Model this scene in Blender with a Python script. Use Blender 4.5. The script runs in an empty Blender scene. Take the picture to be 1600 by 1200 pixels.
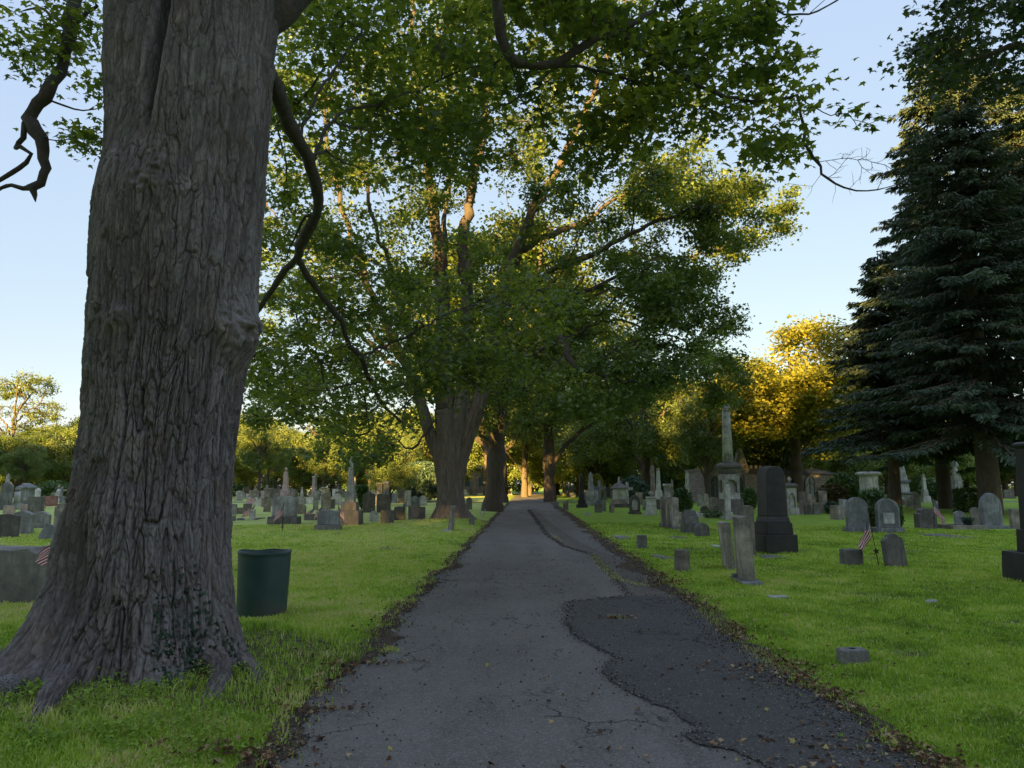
import bpy, math, random
import numpy as np
from math import sin, cos, tan, atan, pi, radians, sqrt, floor, ceil
from mathutils import Vector

SC = bpy.context.scene
COL = SC.collection
rng = np.random.default_rng(7)
random.seed(7)

# ---------------------------------------------------------------- view geometry
F = 1110.0; CH = 1.6; PITCH = atan(157 / F)
def ray(px, py):
    cx = (px - 800) / F; cy = (600 - py) / F
    return np.array([cx, cos(PITCH) - cy * sin(PITCH), sin(PITCH) + cy * cos(PITCH)])
def at(px, py, Y):
    d = ray(px, py); return np.array([0, 0, CH]) + d * (Y / d[1])
def gp(px, py, z=0.0):
    d = ray(px, py); return np.array([0, 0, CH]) + d * ((z - CH) / d[2])
def scale_at(px, py, Y):            # metres per photo pixel
    return (Y / ray(px, py)[1]) / F

# ---------------------------------------------------------------- noise
def _h(ix, iy, iz, s):
    n = (ix * 374761393 + iy * 668265263 + iz * 1274126177 + s * 974711) & 0xffffffff
    n = ((n ^ (n >> 13)) * 1274126177) & 0xffffffff
    n = ((n ^ (n >> 16)) * 2246822519) & 0xffffffff
    return (n ^ (n >> 15)) & 0xffffffff
def perlin(x, y, z=0.0, s=0):
    x, y, z = np.broadcast_arrays(np.asarray(x, float), np.asarray(y, float), np.asarray(z, float))
    xi = np.floor(x).astype(np.int64); yi = np.floor(y).astype(np.int64); zi = np.floor(z).astype(np.int64)
    xf = x - xi; yf = y - yi; zf = z - zi
    f = lambda t: t * t * t * (t * (t * 6 - 15) + 10)
    u = f(xf); v = f(yf); w = f(zf)
    def g(a, b, c):
        h = _h(xi + a, yi + b, zi + c, s)
        gx = (h & 1023) / 511.5 - 1; gy = ((h >> 10) & 1023) / 511.5 - 1; gz = ((h >> 20) & 1023) / 511.5 - 1
        return gx * (xf - a) + gy * (yf - b) + gz * (zf - c)
    l = lambda a, b, t: a + t * (b - a)
    return l(l(l(g(0,0,0), g(1,0,0), u), l(g(0,1,0), g(1,1,0), u), v),
             l(l(g(0,0,1), g(1,0,1), u), l(g(0,1,1), g(1,1,1), u), v), w) * 1.4
def sst(a, b, x):
    t = np.clip((x - a) / (b - a), 0, 1); return t * t * (3 - 2 * t)

# ---------------------------------------------------------------- scene helpers
def np_mesh(name, V, Fs, smooth=False, mats=(), attrs=None, uvs=None):
    """Fs: list of int arrays, each (m,k)."""
    V = np.asarray(V, np.float32)
    if not isinstance(Fs, list): Fs = [Fs]
    Fs = [np.asarray(f, np.int32) for f in Fs if len(f)]
    me = bpy.data.meshes.new(name)
    nl = sum(f.size for f in Fs); nf = sum(len(f) for f in Fs)
    me.vertices.add(len(V)); me.vertices.foreach_set('co', V.ravel())
    me.loops.add(nl); me.loops.foreach_set('vertex_index', np.concatenate([f.ravel() for f in Fs]))
    me.polygons.add(nf)
    st = []; o = 0
    for f in Fs:
        k = f.shape[1]; st.append(o + np.arange(len(f)) * k); o += f.size
    me.polygons.foreach_set('loop_start', np.concatenate(st).astype(np.int32))
    if smooth: me.polygons.foreach_set('use_smooth', np.ones(nf, bool))
    for m in mats: me.materials.append(m)
    if attrs:
        for k, (dom, arr) in attrs.items():
            a = me.attributes.new(k, 'FLOAT', dom); a.data.foreach_set('value', np.asarray(arr, np.float32))
    me.update(calc_edges=True)
    if uvs is not None:
        l = me.uv_layers.new(name='UVMap'); l.data.foreach_set('uv', np.asarray(uvs, np.float32).ravel())
    return me
def link(name, me, parent=None, loc=None, rz=0.0):
    o = bpy.data.objects.new(name, me); COL.objects.link(o)
    if parent is not None: o.parent = parent
    if loc is not None: o.location = loc
    if rz: o.rotation_euler[2] = rz
    return o
def tag(o, label=None, cat=None, group=None, kind=None):
    if label: o['label'] = label
    if cat: o['category'] = cat
    if group: o['group'] = group
    if kind: o['kind'] = kind
    return o
def copy_tree(o, parent=None):
    c = o.copy(); COL.objects.link(c); c.parent = parent
    for ch in o.children: copy_tree(ch, c)
    return c

class MB:
    def __init__(s): s.v = []; s.f = []
    def add(s, V, Fc):
        o = len(s.v); s.v += [tuple(map(float, p)) for p in V]; s.f += [tuple(i + o for i in f) for f in Fc]; return s
    def box(s, x0, x1, y0, y1, z0, z1, tx=0, ty=0):
        V = [(x0,y0,z0),(x1,y0,z0),(x1,y1,z0),(x0,y1,z0),(x0+tx,y0+ty,z1),(x1-tx,y0+ty,z1),(x1-tx,y1-ty,z1),(x0+tx,y1-ty,z1)]
        return s.add(V, [(0,3,2,1),(4,5,6,7),(0,1,5,4),(1,2,6,5),(2,3,7,6),(3,0,4,7)])
    def cbox(s, w, d, z0, z1, w2=None, d2=None, cx=0, cy=0):
        w2 = w if w2 is None else w2; d2 = d if d2 is None else d2
        V = [(cx-w/2,cy-d/2,z0),(cx+w/2,cy-d/2,z0),(cx+w/2,cy+d/2,z0),(cx-w/2,cy+d/2,z0),
             (cx-w2/2,cy-d2/2,z1),(cx+w2/2,cy-d2/2,z1),(cx+w2/2,cy+d2/2,z1),(cx-w2/2,cy+d2/2,z1)]
        return s.add(V, [(0,3,2,1),(4,5,6,7),(0,1,5,4),(1,2,6,5),(2,3,7,6),(3,0,4,7)])
    def extr(s, prof, y0, y1):
        n = len(prof)
        V = [(x, y0, z) for x, z in prof] + [(x, y1, z) for x, z in prof]
        return s.add(V, [tuple(range(n)), tuple(range(2*n-1, n-1, -1))] + [(i, i+n, (i+1) % n + n, (i+1) % n) for i in range(n)])
    def lathe(s, prof, n=16, cx=0, cy=0):
        V = []; Fc = []
        for r, z in prof:
            for i in range(n): a = 2*pi*i/n; V.append((cx + r*cos(a), cy + r*sin(a), z))
        for j in range(len(prof)-1):
            for i in range(n): Fc.append((j*n+i, j*n+(i+1) % n, (j+1)*n+(i+1) % n, (j+1)*n+i))
        Fc.append(tuple(range(n-1, -1, -1))); Fc.append(tuple((len(prof)-1)*n+i for i in range(n)))
        return s.add(V, Fc)
    def tube(s, pts, rad, n=8):
        V, Q = tube_arrays(np.array(pts, float), np.array(rad, float) if hasattr(rad, '__len__') else np.full(len(pts), rad), n)
        o = len(s.v); s.v += [tuple(p) for p in V]; s.f += [tuple(int(i)+o for i in q) for q in Q]; return s
    def mesh(s, name, mats=(), smooth=False):
        me = bpy.data.meshes.new(name); me.from_pydata(s.v, [], s.f)
        for m in mats: me.materials.append(m)
        if smooth: me.polygons.foreach_set('use_smooth', [True]*len(me.polygons))
        me.update(); return me
def bevel(o, w=.012, seg=2):
    m = o.modifiers.new('bevel', 'BEVEL'); m.width = w; m.segments = seg; m.limit_method = 'ANGLE'; m.angle_limit = radians(40); return o

def tube_arrays(P, R, n):
    T = np.gradient(P, axis=0); T /= np.linalg.norm(T, axis=1)[:, None] + 1e-9
    ref = np.array([0.31, 0.95, 0.05]) if abs(T[0][1]) < .8 else np.array([1., 0, 0.1])
    A = np.cross(T, ref); A /= np.linalg.norm(A, axis=1)[:, None] + 1e-9
    B = np.cross(T, A)
    th = np.arange(n) * 2 * pi / n
    V = P[:, None, :] + R[:, None, None] * (cos_(th)[None, :, None] * A[:, None, :] + sin_(th)[None, :, None] * B[:, None, :])
    m = len(P); i = np.arange(m - 1)[:, None]; j = np.arange(n)[None, :]
    Q = np.stack([i*n + j, i*n + (j+1) % n, (i+1)*n + (j+1) % n, (i+1)*n + j], -1).reshape(-1, 4)
    return V.reshape(-1, 3), Q
cos_ = np.cos; sin_ = np.sin

# ---------------------------------------------------------------- materials
def newmat(name):
    m = bpy.data.materials.new(name); m.use_nodes = True; nt = m.node_tree; nt.nodes.clear()
    out = nt.nodes.new('ShaderNodeOutputMaterial'); return m, nt, out
class NT:
    def __init__(s, nt): s.nt = nt
    def n(s, t, **kw):
        x = s.nt.nodes.new(t)
        for k, v in kw.items():
            if k.startswith('i_'): x.inputs[k[2:].replace('_', ' ')].default_value = v
            else: setattr(x, k, v)
        return x
    def l(s, a, b): s.nt.links.new(a, b)
    def noise(s, vec, scale, detail=4, rough=.6, dist=0):
        x = s.n('ShaderNodeTexNoise'); x.inputs['Scale'].default_value = scale; x.inputs['Detail'].default_value = detail
        x.inputs['Roughness'].default_value = rough; x.inputs['Distortion'].default_value = dist
        if vec is not None: s.l(vec, x.inputs['Vector'])
        return x.outputs['Fac']
    def mapr(s, v, a, b, c=0, d=1):
        x = s.n('ShaderNodeMapRange'); x.inputs[1].default_value = a; x.inputs[2].default_value = b
        x.inputs[3].default_value = c; x.inputs[4].default_value = d; s.l(v, x.inputs[0]); return x.outputs[0]
    def ramp(s, v, stops):
        x = s.n('ShaderNodeValToRGB'); e = x.color_ramp.elements
        while len(e) < len(stops): e.new(.5)
        for el, (p, c) in zip(e, stops): el.position = p; el.color = (*c, 1)
        s.l(v, x.inputs[0]); return x.outputs[0]
    def mix(s, f, a, b, mode='MIX'):
        x = s.n('ShaderNodeMix', data_type='RGBA', blend_type=mode)
        for sock, v in ((x.inputs[0], f), (x.inputs[6], a), (x.inputs[7], b)):
            if isinstance(v, (int, float)): sock.default_value = v
            elif isinstance(v, tuple): sock.default_value = (*v, 1)
            else: s.l(v, sock)
        return x.outputs[2]
    def math(s, op, a, b=None):
        x = s.n('ShaderNodeMath', operation=op)
        for sock, v in ((x.inputs[0], a), (x.inputs[1], b)):
            if v is None: continue
            if isinstance(v, (int, float)): sock.default_value = v
            else: s.l(v, sock)
        return x.outputs[0]
    def mapping(s, vec, sc=(1,1,1), loc=(0,0,0)):
        x = s.n('ShaderNodeMapping'); x.inputs['Scale'].default_value = sc; x.inputs['Location'].default_value = loc; s.l(vec, x.inputs['Vector']); return x.outputs[0]
    def coord(s, k='Object'): return s.n('ShaderNodeTexCoord').outputs[k]
    def objvec(s):
        tc = s.n('ShaderNodeTexCoord').outputs['Object']; oi = s.n('ShaderNodeObjectInfo').outputs['Random']
        v = s.n('ShaderNodeVectorMath', operation='ADD'); c = s.n('ShaderNodeCombineXYZ'); m = s.math('MULTIPLY', oi, 37.0)
        s.l(m, c.inputs[0]); s.l(m, c.inputs[2]); s.l(tc, v.inputs[0]); s.l(c.outputs[0], v.inputs[1]); return v.outputs[0]
    def bump(s, h, strength, dist, normal=None):
        x = s.n('ShaderNodeBump'); x.inputs['Strength'].default_value = strength; x.inputs['Distance'].default_value = dist
        s.l(h, x.inputs['Height'])
        if normal is not None: s.l(normal, x.inputs['Normal'])
        return x.outputs[0]
    def pbsdf(s, out, col, rough=.9, spec=.3, normal=None):
        x = s.n('ShaderNodeBsdfPrincipled')
        if isinstance(col, tuple): x.inputs['Base Color'].default_value = (*col, 1)
        else: s.l(col, x.inputs['Base Color'])
        if isinstance(rough, (int, float)): x.inputs['Roughness'].default_value = rough
        else: s.l(rough, x.inputs['Roughness'])
        x.inputs['Specular IOR Level'].default_value = spec
        if normal is not None: s.l(normal, x.inputs['Normal'])
        s.l(x.outputs[0], out.inputs['Surface']); return x

def leaf_mat(name, stops, trans=.45, gloss=.05):
    m, nt, out = newmat(name); t = NT(nt)
    a = t.n('ShaderNodeAttribute', attribute_name='tint').outputs['Fac']
    oi = t.n('ShaderNodeObjectInfo').outputs['Random']
    f = t.math('ADD', a, t.mapr(oi, 0, 1, -.12, .12))
    c = t.ramp(f, stops)
    d = t.n('ShaderNodeBsdfDiffuse'); t.l(c, d.inputs[0])
    tr = t.n('ShaderNodeBsdfTranslucent'); ct = t.mix(1.0, c, (1.25, 1.3, .5), 'MULTIPLY'); t.l(ct, tr.inputs[0])
    mx = t.n('ShaderNodeMixShader'); mx.inputs[0].default_value = trans; t.l(d.outputs[0], mx.inputs[1]); t.l(tr.outputs[0], mx.inputs[2])
    if gloss > 0:
        g = t.n('ShaderNodeBsdfGlossy'); g.inputs['Roughness'].default_value = .45; g.inputs[0].default_value = (.8, .85, .9, 1)
        m2 = t.n('ShaderNodeMixShader'); m2.inputs[0].default_value = gloss
        t.l(mx.outputs[0], m2.inputs[1]); t.l(g.outputs[0], m2.inputs[2]); t.l(m2.outputs[0], out.inputs[0])
    else: t.l(mx.outputs[0], out.inputs[0])
    return m
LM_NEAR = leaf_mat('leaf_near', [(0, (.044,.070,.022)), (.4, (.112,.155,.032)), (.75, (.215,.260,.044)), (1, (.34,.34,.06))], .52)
LM_DARK = leaf_mat('dark_maple_leaf', [(0, (.022,.036,.018)), (.5, (.05,.075,.03)), (1, (.10,.13,.04))], .35)  # darker leaf colour for the whole crown of the corner maple
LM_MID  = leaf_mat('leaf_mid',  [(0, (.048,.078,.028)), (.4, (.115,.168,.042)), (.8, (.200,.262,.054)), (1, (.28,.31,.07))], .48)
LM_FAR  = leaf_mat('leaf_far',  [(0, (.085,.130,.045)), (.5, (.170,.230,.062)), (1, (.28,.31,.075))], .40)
LM_SUNGOLD = leaf_mat('sun_gold_leaf',  [(0, (.11,.135,.026)), (.5, (.29,.285,.036)), (1, (.48,.43,.05))], .45)  # mostly low-sun gold put into the leaf colour
LM_CON  = leaf_mat('needle', [(0, (.048,.074,.052)), (.5, (.085,.120,.082)), (1, (.140,.180,.110))], .15, .02)
LM_SHRUB= leaf_mat('shrub_leaf', [(0, (.042,.080,.025)), (.5, (.090,.160,.040)), (1, (.18,.26,.055))], .35)
LM_RED  = leaf_mat('russet_shrub_leaf', [(0, (.04,.05,.02)), (.5, (.09,.08,.03)), (1, (.16,.10,.04))], .35)
LM_GOLD = leaf_mat('yellow_shrub_leaf', [(0, (.10,.14,.02)), (.5, (.24,.26,.03)), (1, (.42,.40,.05))], .35)
LM_BLUE = leaf_mat('bluish_shrub_leaf', [(0, (.04,.08,.06)), (.5, (.08,.14,.10)), (1, (.14,.20,.14))], .3)
LM_IVY  = leaf_mat('ivy_leaf', [(0, (.008,.022,.010)), (.5, (.018,.042,.018)), (1, (.05,.09,.045))], .2, .02)
LM_LIT  = leaf_mat('dead_leaf', [(0, (.06,.034,.022)), (.3, (.14,.075,.042)), (.6, (.26,.165,.09)), (.88, (.42,.32,.19)), (1, (.40,.36,.09))], .15, 0)
LM_GRASS= leaf_mat('grass_blade', [(0, (.12,.19,.032)), (.30, (.23,.355,.046)), (.6, (.36,.50,.065)), (.8, (.52,.58,.15)), (1, (.62,.55,.30))], .35, .02)

def bark_mat(name, dark, mid, light, sc=1.0, vs=.16, bumpd=.01, plates=False):
    m, nt, out = newmat(name); t = NT(nt)
    v = t.coord('Object')
    vm = t.mapping(v, (1, 1, vs))
    n1 = t.noise(vm, 9*sc, 6, .65, .6); n2 = t.noise(v, 1.3*sc, 3, .6); n3 = t.noise(vm, 38*sc, 5, .7, .3)
    c = t.ramp(n1, [(.28, dark), (.5, mid), (.72, light)])
    warm = t.mix(t.mapr(n2, .5, .68), c, t.mix(1.0, c, (1.18, .98, .86), 'MULTIPLY'))
    c2 = t.mix(t.mapr(n3, .35, .7, 0, .55), warm, light)
    if plates:
        pa = t.n('ShaderNodeAttribute', attribute_name='plate').outputs['Fac']
        c2 = t.mix(t.mapr(pa, .50, .95, 0, .75), c2, tuple(x*1.25 for x in light)); c2 = t.mix(t.mapr(pa, .50, .1, 0, .6), c2, (dark[0]*1.05, dark[1]*.95, dark[2]*.85))
        li = t.noise(v, 3.4, 5, .7); c2 = t.mix(t.mapr(li, .60, .72, 0, .4), c2, (.24, .235, .20)); rd = t.noise(v, 2.1, 4, .6, 1.0); c2 = t.mix(t.mapr(rd, .64, .76, 0, .3), c2, (.22, .145, .10))
    h = t.math('ADD', t.math('MULTIPLY', n1, .6), t.math('MULTIPLY', n3, .5))
    t.pbsdf(out, c2, .92, .2, t.bump(h, .9, bumpd)); return m
BARK_HERO = bark_mat('weathered_maple_bark', (.060,.052,.048), (.128,.113,.106), (.24,.218,.208), 2.2, .2, .012, True)
BARK_MID = bark_mat('maple_bark', (.066,.054,.046), (.135,.114,.098), (.225,.198,.17), 1.0, .13, .03)
BARK_LIMB = bark_mat('branch_bark', (.035,.028,.025), (.06,.05,.045), (.11,.095,.085), 2.0, .5, .006)
BARK_FAR = bark_mat('far_bark', (.05,.04,.032), (.085,.07,.058), (.13,.11,.09), .8, .2, .03)

def stone_mat(name, base, dark, light, grain=.12, stain=.5, rough=.85, moss=(.07,.09,.03), mossf=.35, spec=.3, bumps=.4):
    m, nt, out = newmat(name); t = NT(nt)
    v = t.objvec(); vs = t.mapping(v, (7, 7, .9))
    n1 = t.noise(v, 2.2, 5, .65); n2 = t.noise(vs, 1.0, 4, .6, .4); n3 = t.noise(v, 110, 2, .6); n4 = t.noise(v, 9, 4, .7); n5 = t.noise(v, 30, 4, .6)
    c = t.ramp(n1, [(.36, dark), (.5, base), (.64, light)])
    c = t.mix(t.mapr(n2, .46, .62, 0, stain), c, dark)
    c = t.mix(t.mapr(n4, .56, .7, 0, mossf), c, moss)
    c = t.mix(t.mapr(n3, .38, .62, 0, grain*2), c, t.mix(.5, light, (1, 1, 1)))
    oi = t.n('ShaderNodeObjectInfo').outputs['Random']
    br = t.n('ShaderNodeHueSaturation'); t.l(t.mapr(oi, 0, 1, .8, 1.2), br.inputs['Value']); t.l(c, br.inputs['Color'])
    h = t.math('ADD', t.math('MULTIPLY', n5, .7), t.math('MULTIPLY', n3, .3))
    t.pbsdf(out, br.outputs[0], rough, spec, t.bump(h, bumps, .01)); return m
ST = {
 'grey':   stone_mat('grey_granite', (.25,.255,.25), (.11,.11,.107), (.38,.39,.37), stain=.7),
 'dark':   stone_mat('dark_weathered_stone', (.085,.076,.068), (.034,.03,.027), (.17,.155,.135), stain=.8),
 'brown':  stone_mat('brown_sandstone', (.19,.16,.13), (.075,.062,.05), (.33,.285,.23), stain=.8),
 'tan':    stone_mat('weathered_tan_marble', (.24,.21,.165), (.07,.06,.047), (.42,.37,.29), stain=.75),
 'white':  stone_mat('white_marble', (.46,.46,.43), (.22,.21,.195), (.62,.62,.59), stain=.5, mossf=.15),
 'pale':   stone_mat('pale_grey_marble', (.36,.365,.34), (.15,.15,.135), (.52,.52,.48), stain=.7),
 'slate':  stone_mat('bluish_slate', (.145,.155,.16), (.062,.066,.07), (.26,.275,.28), stain=.8),
 'black':  stone_mat('black_granite', (.020,.019,.020), (.011,.011,.012), (.036,.035,.034), grain=.02, stain=.3, rough=.5, mossf=.06, spec=.35, bumps=.12),
 'red':    stone_mat('red_granite', (.24,.085,.07), (.14,.05,.045), (.34,.14,.12), mossf=.05, rough=.5),
 'sun_tint':   stone_mat('sun_tinted_stone', (.36,.27,.23), (.20,.15,.13), (.48,.38,.33), mossf=.15),  # orange low sunlight put into the stone colour
 'rough':  stone_mat('rough_hewn_granite', (.13,.12,.105), (.05,.045,.04), (.24,.22,.19), stain=.5, bumps=1.0),
}
def simple_mat(name, col, rough=.6, spec=.4, nscale=None, var=.25):
    m, nt, out = newmat(name); t = NT(nt)
    if nscale:
        n = t.noise(t.coord('Object'), nscale, 5, .65)
        c = t.mix(t.mapr(n, .3, .7), tuple(x*(1-var) for x in col), tuple(min(1, x*(1+var)) for x in col))
        t.pbsdf(out, c, rough, spec, t.bump(n, .2, .004))
    else: t.pbsdf(out, col, rough, spec)
    return m
MWOOD = simple_mat('flag_stick_wood', (.10,.06,.035), .7, .3, 30)
MMETAL = simple_mat('bronze_marker_metal', (.05,.045,.035), .5, .5, 30)
MDARK = simple_mat('painted_hole_shade', (.012,.012,.014), .9, .1)

# ---------------------------------------------------------------- world and sun
SUN_EL = radians(12.0); SUN_AZ = radians(198)    # bearing of the sun from +Y, clockwise: low, behind the camera and to its left
SUNV = np.array([sin(SUN_AZ)*cos(SUN_EL), cos(SUN_AZ)*cos(SUN_EL), sin(SUN_EL)])
W = bpy.data.worlds.new('World'); SC.world = W; W.use_nodes = True
wn = W.node_tree; bg = wn.nodes['Background']; sky = wn.nodes.new('ShaderNodeTexSky'); sky.sky_type = 'NISHITA'; sky.sun_disc = False
sky.sun_elevation = SUN_EL; sky.sun_rotation = SUN_AZ; sky.air_density = 1.0; sky.dust_density = .6; sky.ozone_density = 2.0; sky.altitude = 100
EXPO = 2.75; K = 2**(1.85-EXPO)
def wmix(mode, a, c):
    x = wn.nodes.new('ShaderNodeMix'); x.data_type = 'RGBA'; x.blend_type = mode; x.inputs[0].default_value = 1; x.clamp_result = False
    wn.links.new(a, x.inputs[6]); x.inputs[7].default_value = (*c, 1); return x.outputs[2]
bg.inputs[1].default_value = .105*K*1.46
pale = wmix('ADD', wmix('MULTIPLY', sky.outputs[0], (.27, .19, .05)), tuple(v/(.105*3.605) for v in (.285, .368, .60)))   # thin evening haze whitens the blue
wn.links.new(pale, bg.inputs[0])
sl = bpy.data.lights.new('sun', 'SUN'); sl.energy = 5.0; sl.angle = radians(.6); sl.color = (1, .62, .17)
so = bpy.data.objects.new('sun', sl); COL.objects.link(so)
so.rotation_euler = Vector(tuple(SUNV)).to_track_quat('Z', 'Y').to_euler()
SC.view_settings.view_transform = 'Standard'; SC.view_settings.look = 'None'; SC.view_settings.gamma = 1
SC.view_settings.exposure = EXPO
cam = bpy.data.cameras.new('camera'); co = bpy.data.objects.new('camera', cam); COL.objects.link(co); SC.camera = co
co.location = (0, 0, CH); co.rotation_euler = (pi/2 + PITCH, 0, 0)
cam.sensor_fit = 'HORIZONTAL'; cam.angle_x = 2*atan(800/F); cam.clip_end = 3000; cam.clip_start = .05
cy = SC.cycles; cy.max_bounces = 7; cy.diffuse_bounces = 3; cy.glossy_bounces = 2; cy.transmission_bounces = 4; cy.caustics_reflective = False; cy.caustics_refractive = False

# ---------------------------------------------------------------- ground and road
RL = gp(670, 910); RR = gp(1040, 910); KX = (823-800)/F/ (cos(PITCH))
def road_l(y): return RL[0] + KX*(y - RL[1])
def road_r(y): return RR[0] + KX*(y - RR[1])
T1 = np.array([at(226, 1030, 6.3)[0], 6.3]); T2 = gp(700, 818)[:2]
CROSS_Y = 66.0
def edge_l(y): return road_l(y) + np.clip(14/np.maximum(y, .1), .3, 1)*(.16*perlin(y*.8, 3.1, 0, 5) + .11*perlin(y*3.3, 1.1, 0, 6) + .05*perlin(y*9, 1.1, 0, 7))
def edge_r(y): return road_r(y) + np.clip(14/np.maximum(y, .1), .3, 1)*(.20*perlin(y*.7, 7.1, 0, 8) + .12*perlin(y*3.1, 2.1, 0, 9) + .05*perlin(y*9, 2.1, 0, 10))
def gh(x, y):
    x = np.asarray(x, float); y = np.asarray(y, float)
    d = np.minimum(np.abs(y - CROSS_Y - .03*x) - 2.0, np.maximum(road_l(y) - x, x - road_r(y)))
    off = sst(-.1, .9, d)
    near = np.exp(-((x)**2 + (y-12)**2)/3000.)
    h = off * (.03 + .05*perlin(x*.25, y*.25, 0, 1) + .018*perlin(x*1.1, y*1.1, 0, 2))
    h += .16*np.exp(-((x-T1[0])**2 + (y-T1[1])**2)/1.5**2) * sst(-.2, .6, d)
    h += .22*np.exp(-((x-T2[0])**2 + (y-T2[1])**2)/2.0**2) * sst(-.2, .6, d)
    for (a, b, w, dd) in PITS: h -= dd*np.exp(-(((x-a)/w)**2 + ((y-b)/(w*.45))**2)**2) * off
    return h
PITS = []
for px, py, w, dd in ((1308, 915, .40, .11), (1356, 931, .36, .08), (1205, 870, .40, .03)):
    q = gp(px, py); PITS.append((q[0], q[1], w, dd))
def gz(x, y): return float(gh(x, y))
def gq(px, py):
    z = 0.0
    for _ in range(5): q = gp(px, py, z); z = .5*z + .5*gz(q[0], q[1])
    return q

def axis(lo, hi, n, c, k):
    t = np.linspace(np.arcsinh((lo-c)/k), np.arcsinh((hi-c)/k), n); return c + k*np.sinh(t)
gx = axis(-420, 420, 420, .5, 4.0); gy = axis(-160, 520, 460, 6.0, 5.0)
GX, GY = np.meshgrid(gx, gy); GZ = gh(GX, GY)
n, m = len(gx), len(gy); i = np.arange(m-1)[:, None]; j = np.arange(n-1)[None, :]
GQ = np.stack([i*n+j, i*n+j+1, (i+1)*n+j+1, (i+1)*n+j], -1).reshape(-1, 4)
mg, nt, out = newmat('lawn'); t = NT(nt); v = t.coord('Object')
big = t.noise(v, .16, 4, .6); mid = t.noise(v, 1.4, 5, .65); fine = t.noise(v, 26, 4, .75); str_ = t.noise(t.mapping(v, (1, .35, 1)), .55, 4, .6, .5)
c = t.ramp(mid, [(.28, (.16,.26,.034)), (.5, (.26,.41,.048)), (.72, (.37,.52,.065))])
c = t.mix(t.mapr(big, .45, .68, 0, .55), c, (.29,.40,.05))
c = t.mix(t.mapr(str_, .58, .72, 0, .40), c, (.32,.34,.10))
c = t.mix(t.mapr(fine, .35, .7, 0, .45), c, (.055,.11,.012))
ba = t.n('ShaderNodeAttribute', attribute_name='bare').outputs['Fac']
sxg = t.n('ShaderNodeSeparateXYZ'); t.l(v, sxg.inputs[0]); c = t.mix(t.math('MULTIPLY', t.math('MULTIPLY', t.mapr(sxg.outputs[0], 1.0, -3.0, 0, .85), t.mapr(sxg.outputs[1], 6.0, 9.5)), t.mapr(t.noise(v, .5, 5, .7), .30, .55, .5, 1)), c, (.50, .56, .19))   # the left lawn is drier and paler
soil = t.ramp(t.noise(v, 7, 6, .7), [(.3, (.045,.036,.024)), (.5, (.09,.072,.045)), (.7, (.15,.13,.07))])
c = t.mix(t.math('MULTIPLY', ba, t.mapr(t.noise(v, 11, 4, .7), .35, .55, .35, 1)), c, soil)
t.pbsdf(out, c, .95, .15, t.bump(fine, .8, .03))
def bare(x, y):
    d = np.hypot((x-T1[0])*.9, y-T1[1]); b = sst(2.15, 1.25, d + .5*perlin(x*1.6, y*1.6, 0, 61) + .25*perlin(x*5, y*5, 0, 62))
    d2 = np.hypot(x-T2[0], y-T2[1]-.7); b = np.maximum(b, sst(2.1, 1.3, d2 + .4*perlin(x*2, y*2, 0, 63)))
    b = np.maximum(b, .9*sst(.50, .62, perlin(x*.8, y*.8, 0, 64) + .35*perlin(x*4, y*4, 0, 65)))
    for (a_, b_, w_, dd) in PITS[:2]: b = np.maximum(b, np.exp(-(((x-a_)/w_)**2 + ((y-b_)/(w_*.45))**2)**2))
    q_ = gp(1418, 1025); b = np.maximum(b, np.exp(-(((x-q_[0])/.22)**2 + ((y-q_[1])/.16)**2)**2)); e = np.maximum(edge_l(y)-x, x-edge_r(y)); return np.maximum(b, .8*sst(.22, .0, e + .15*perlin(x*3, y*3, 0, 66)))
link('ground', np_mesh('ground', np.stack([GX, GY, GZ], -1).reshape(-1, 3), GQ, True, [mg], {'bare': ('POINT', bare(GX, GY).ravel())}))['kind'] = 'structure'

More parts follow.
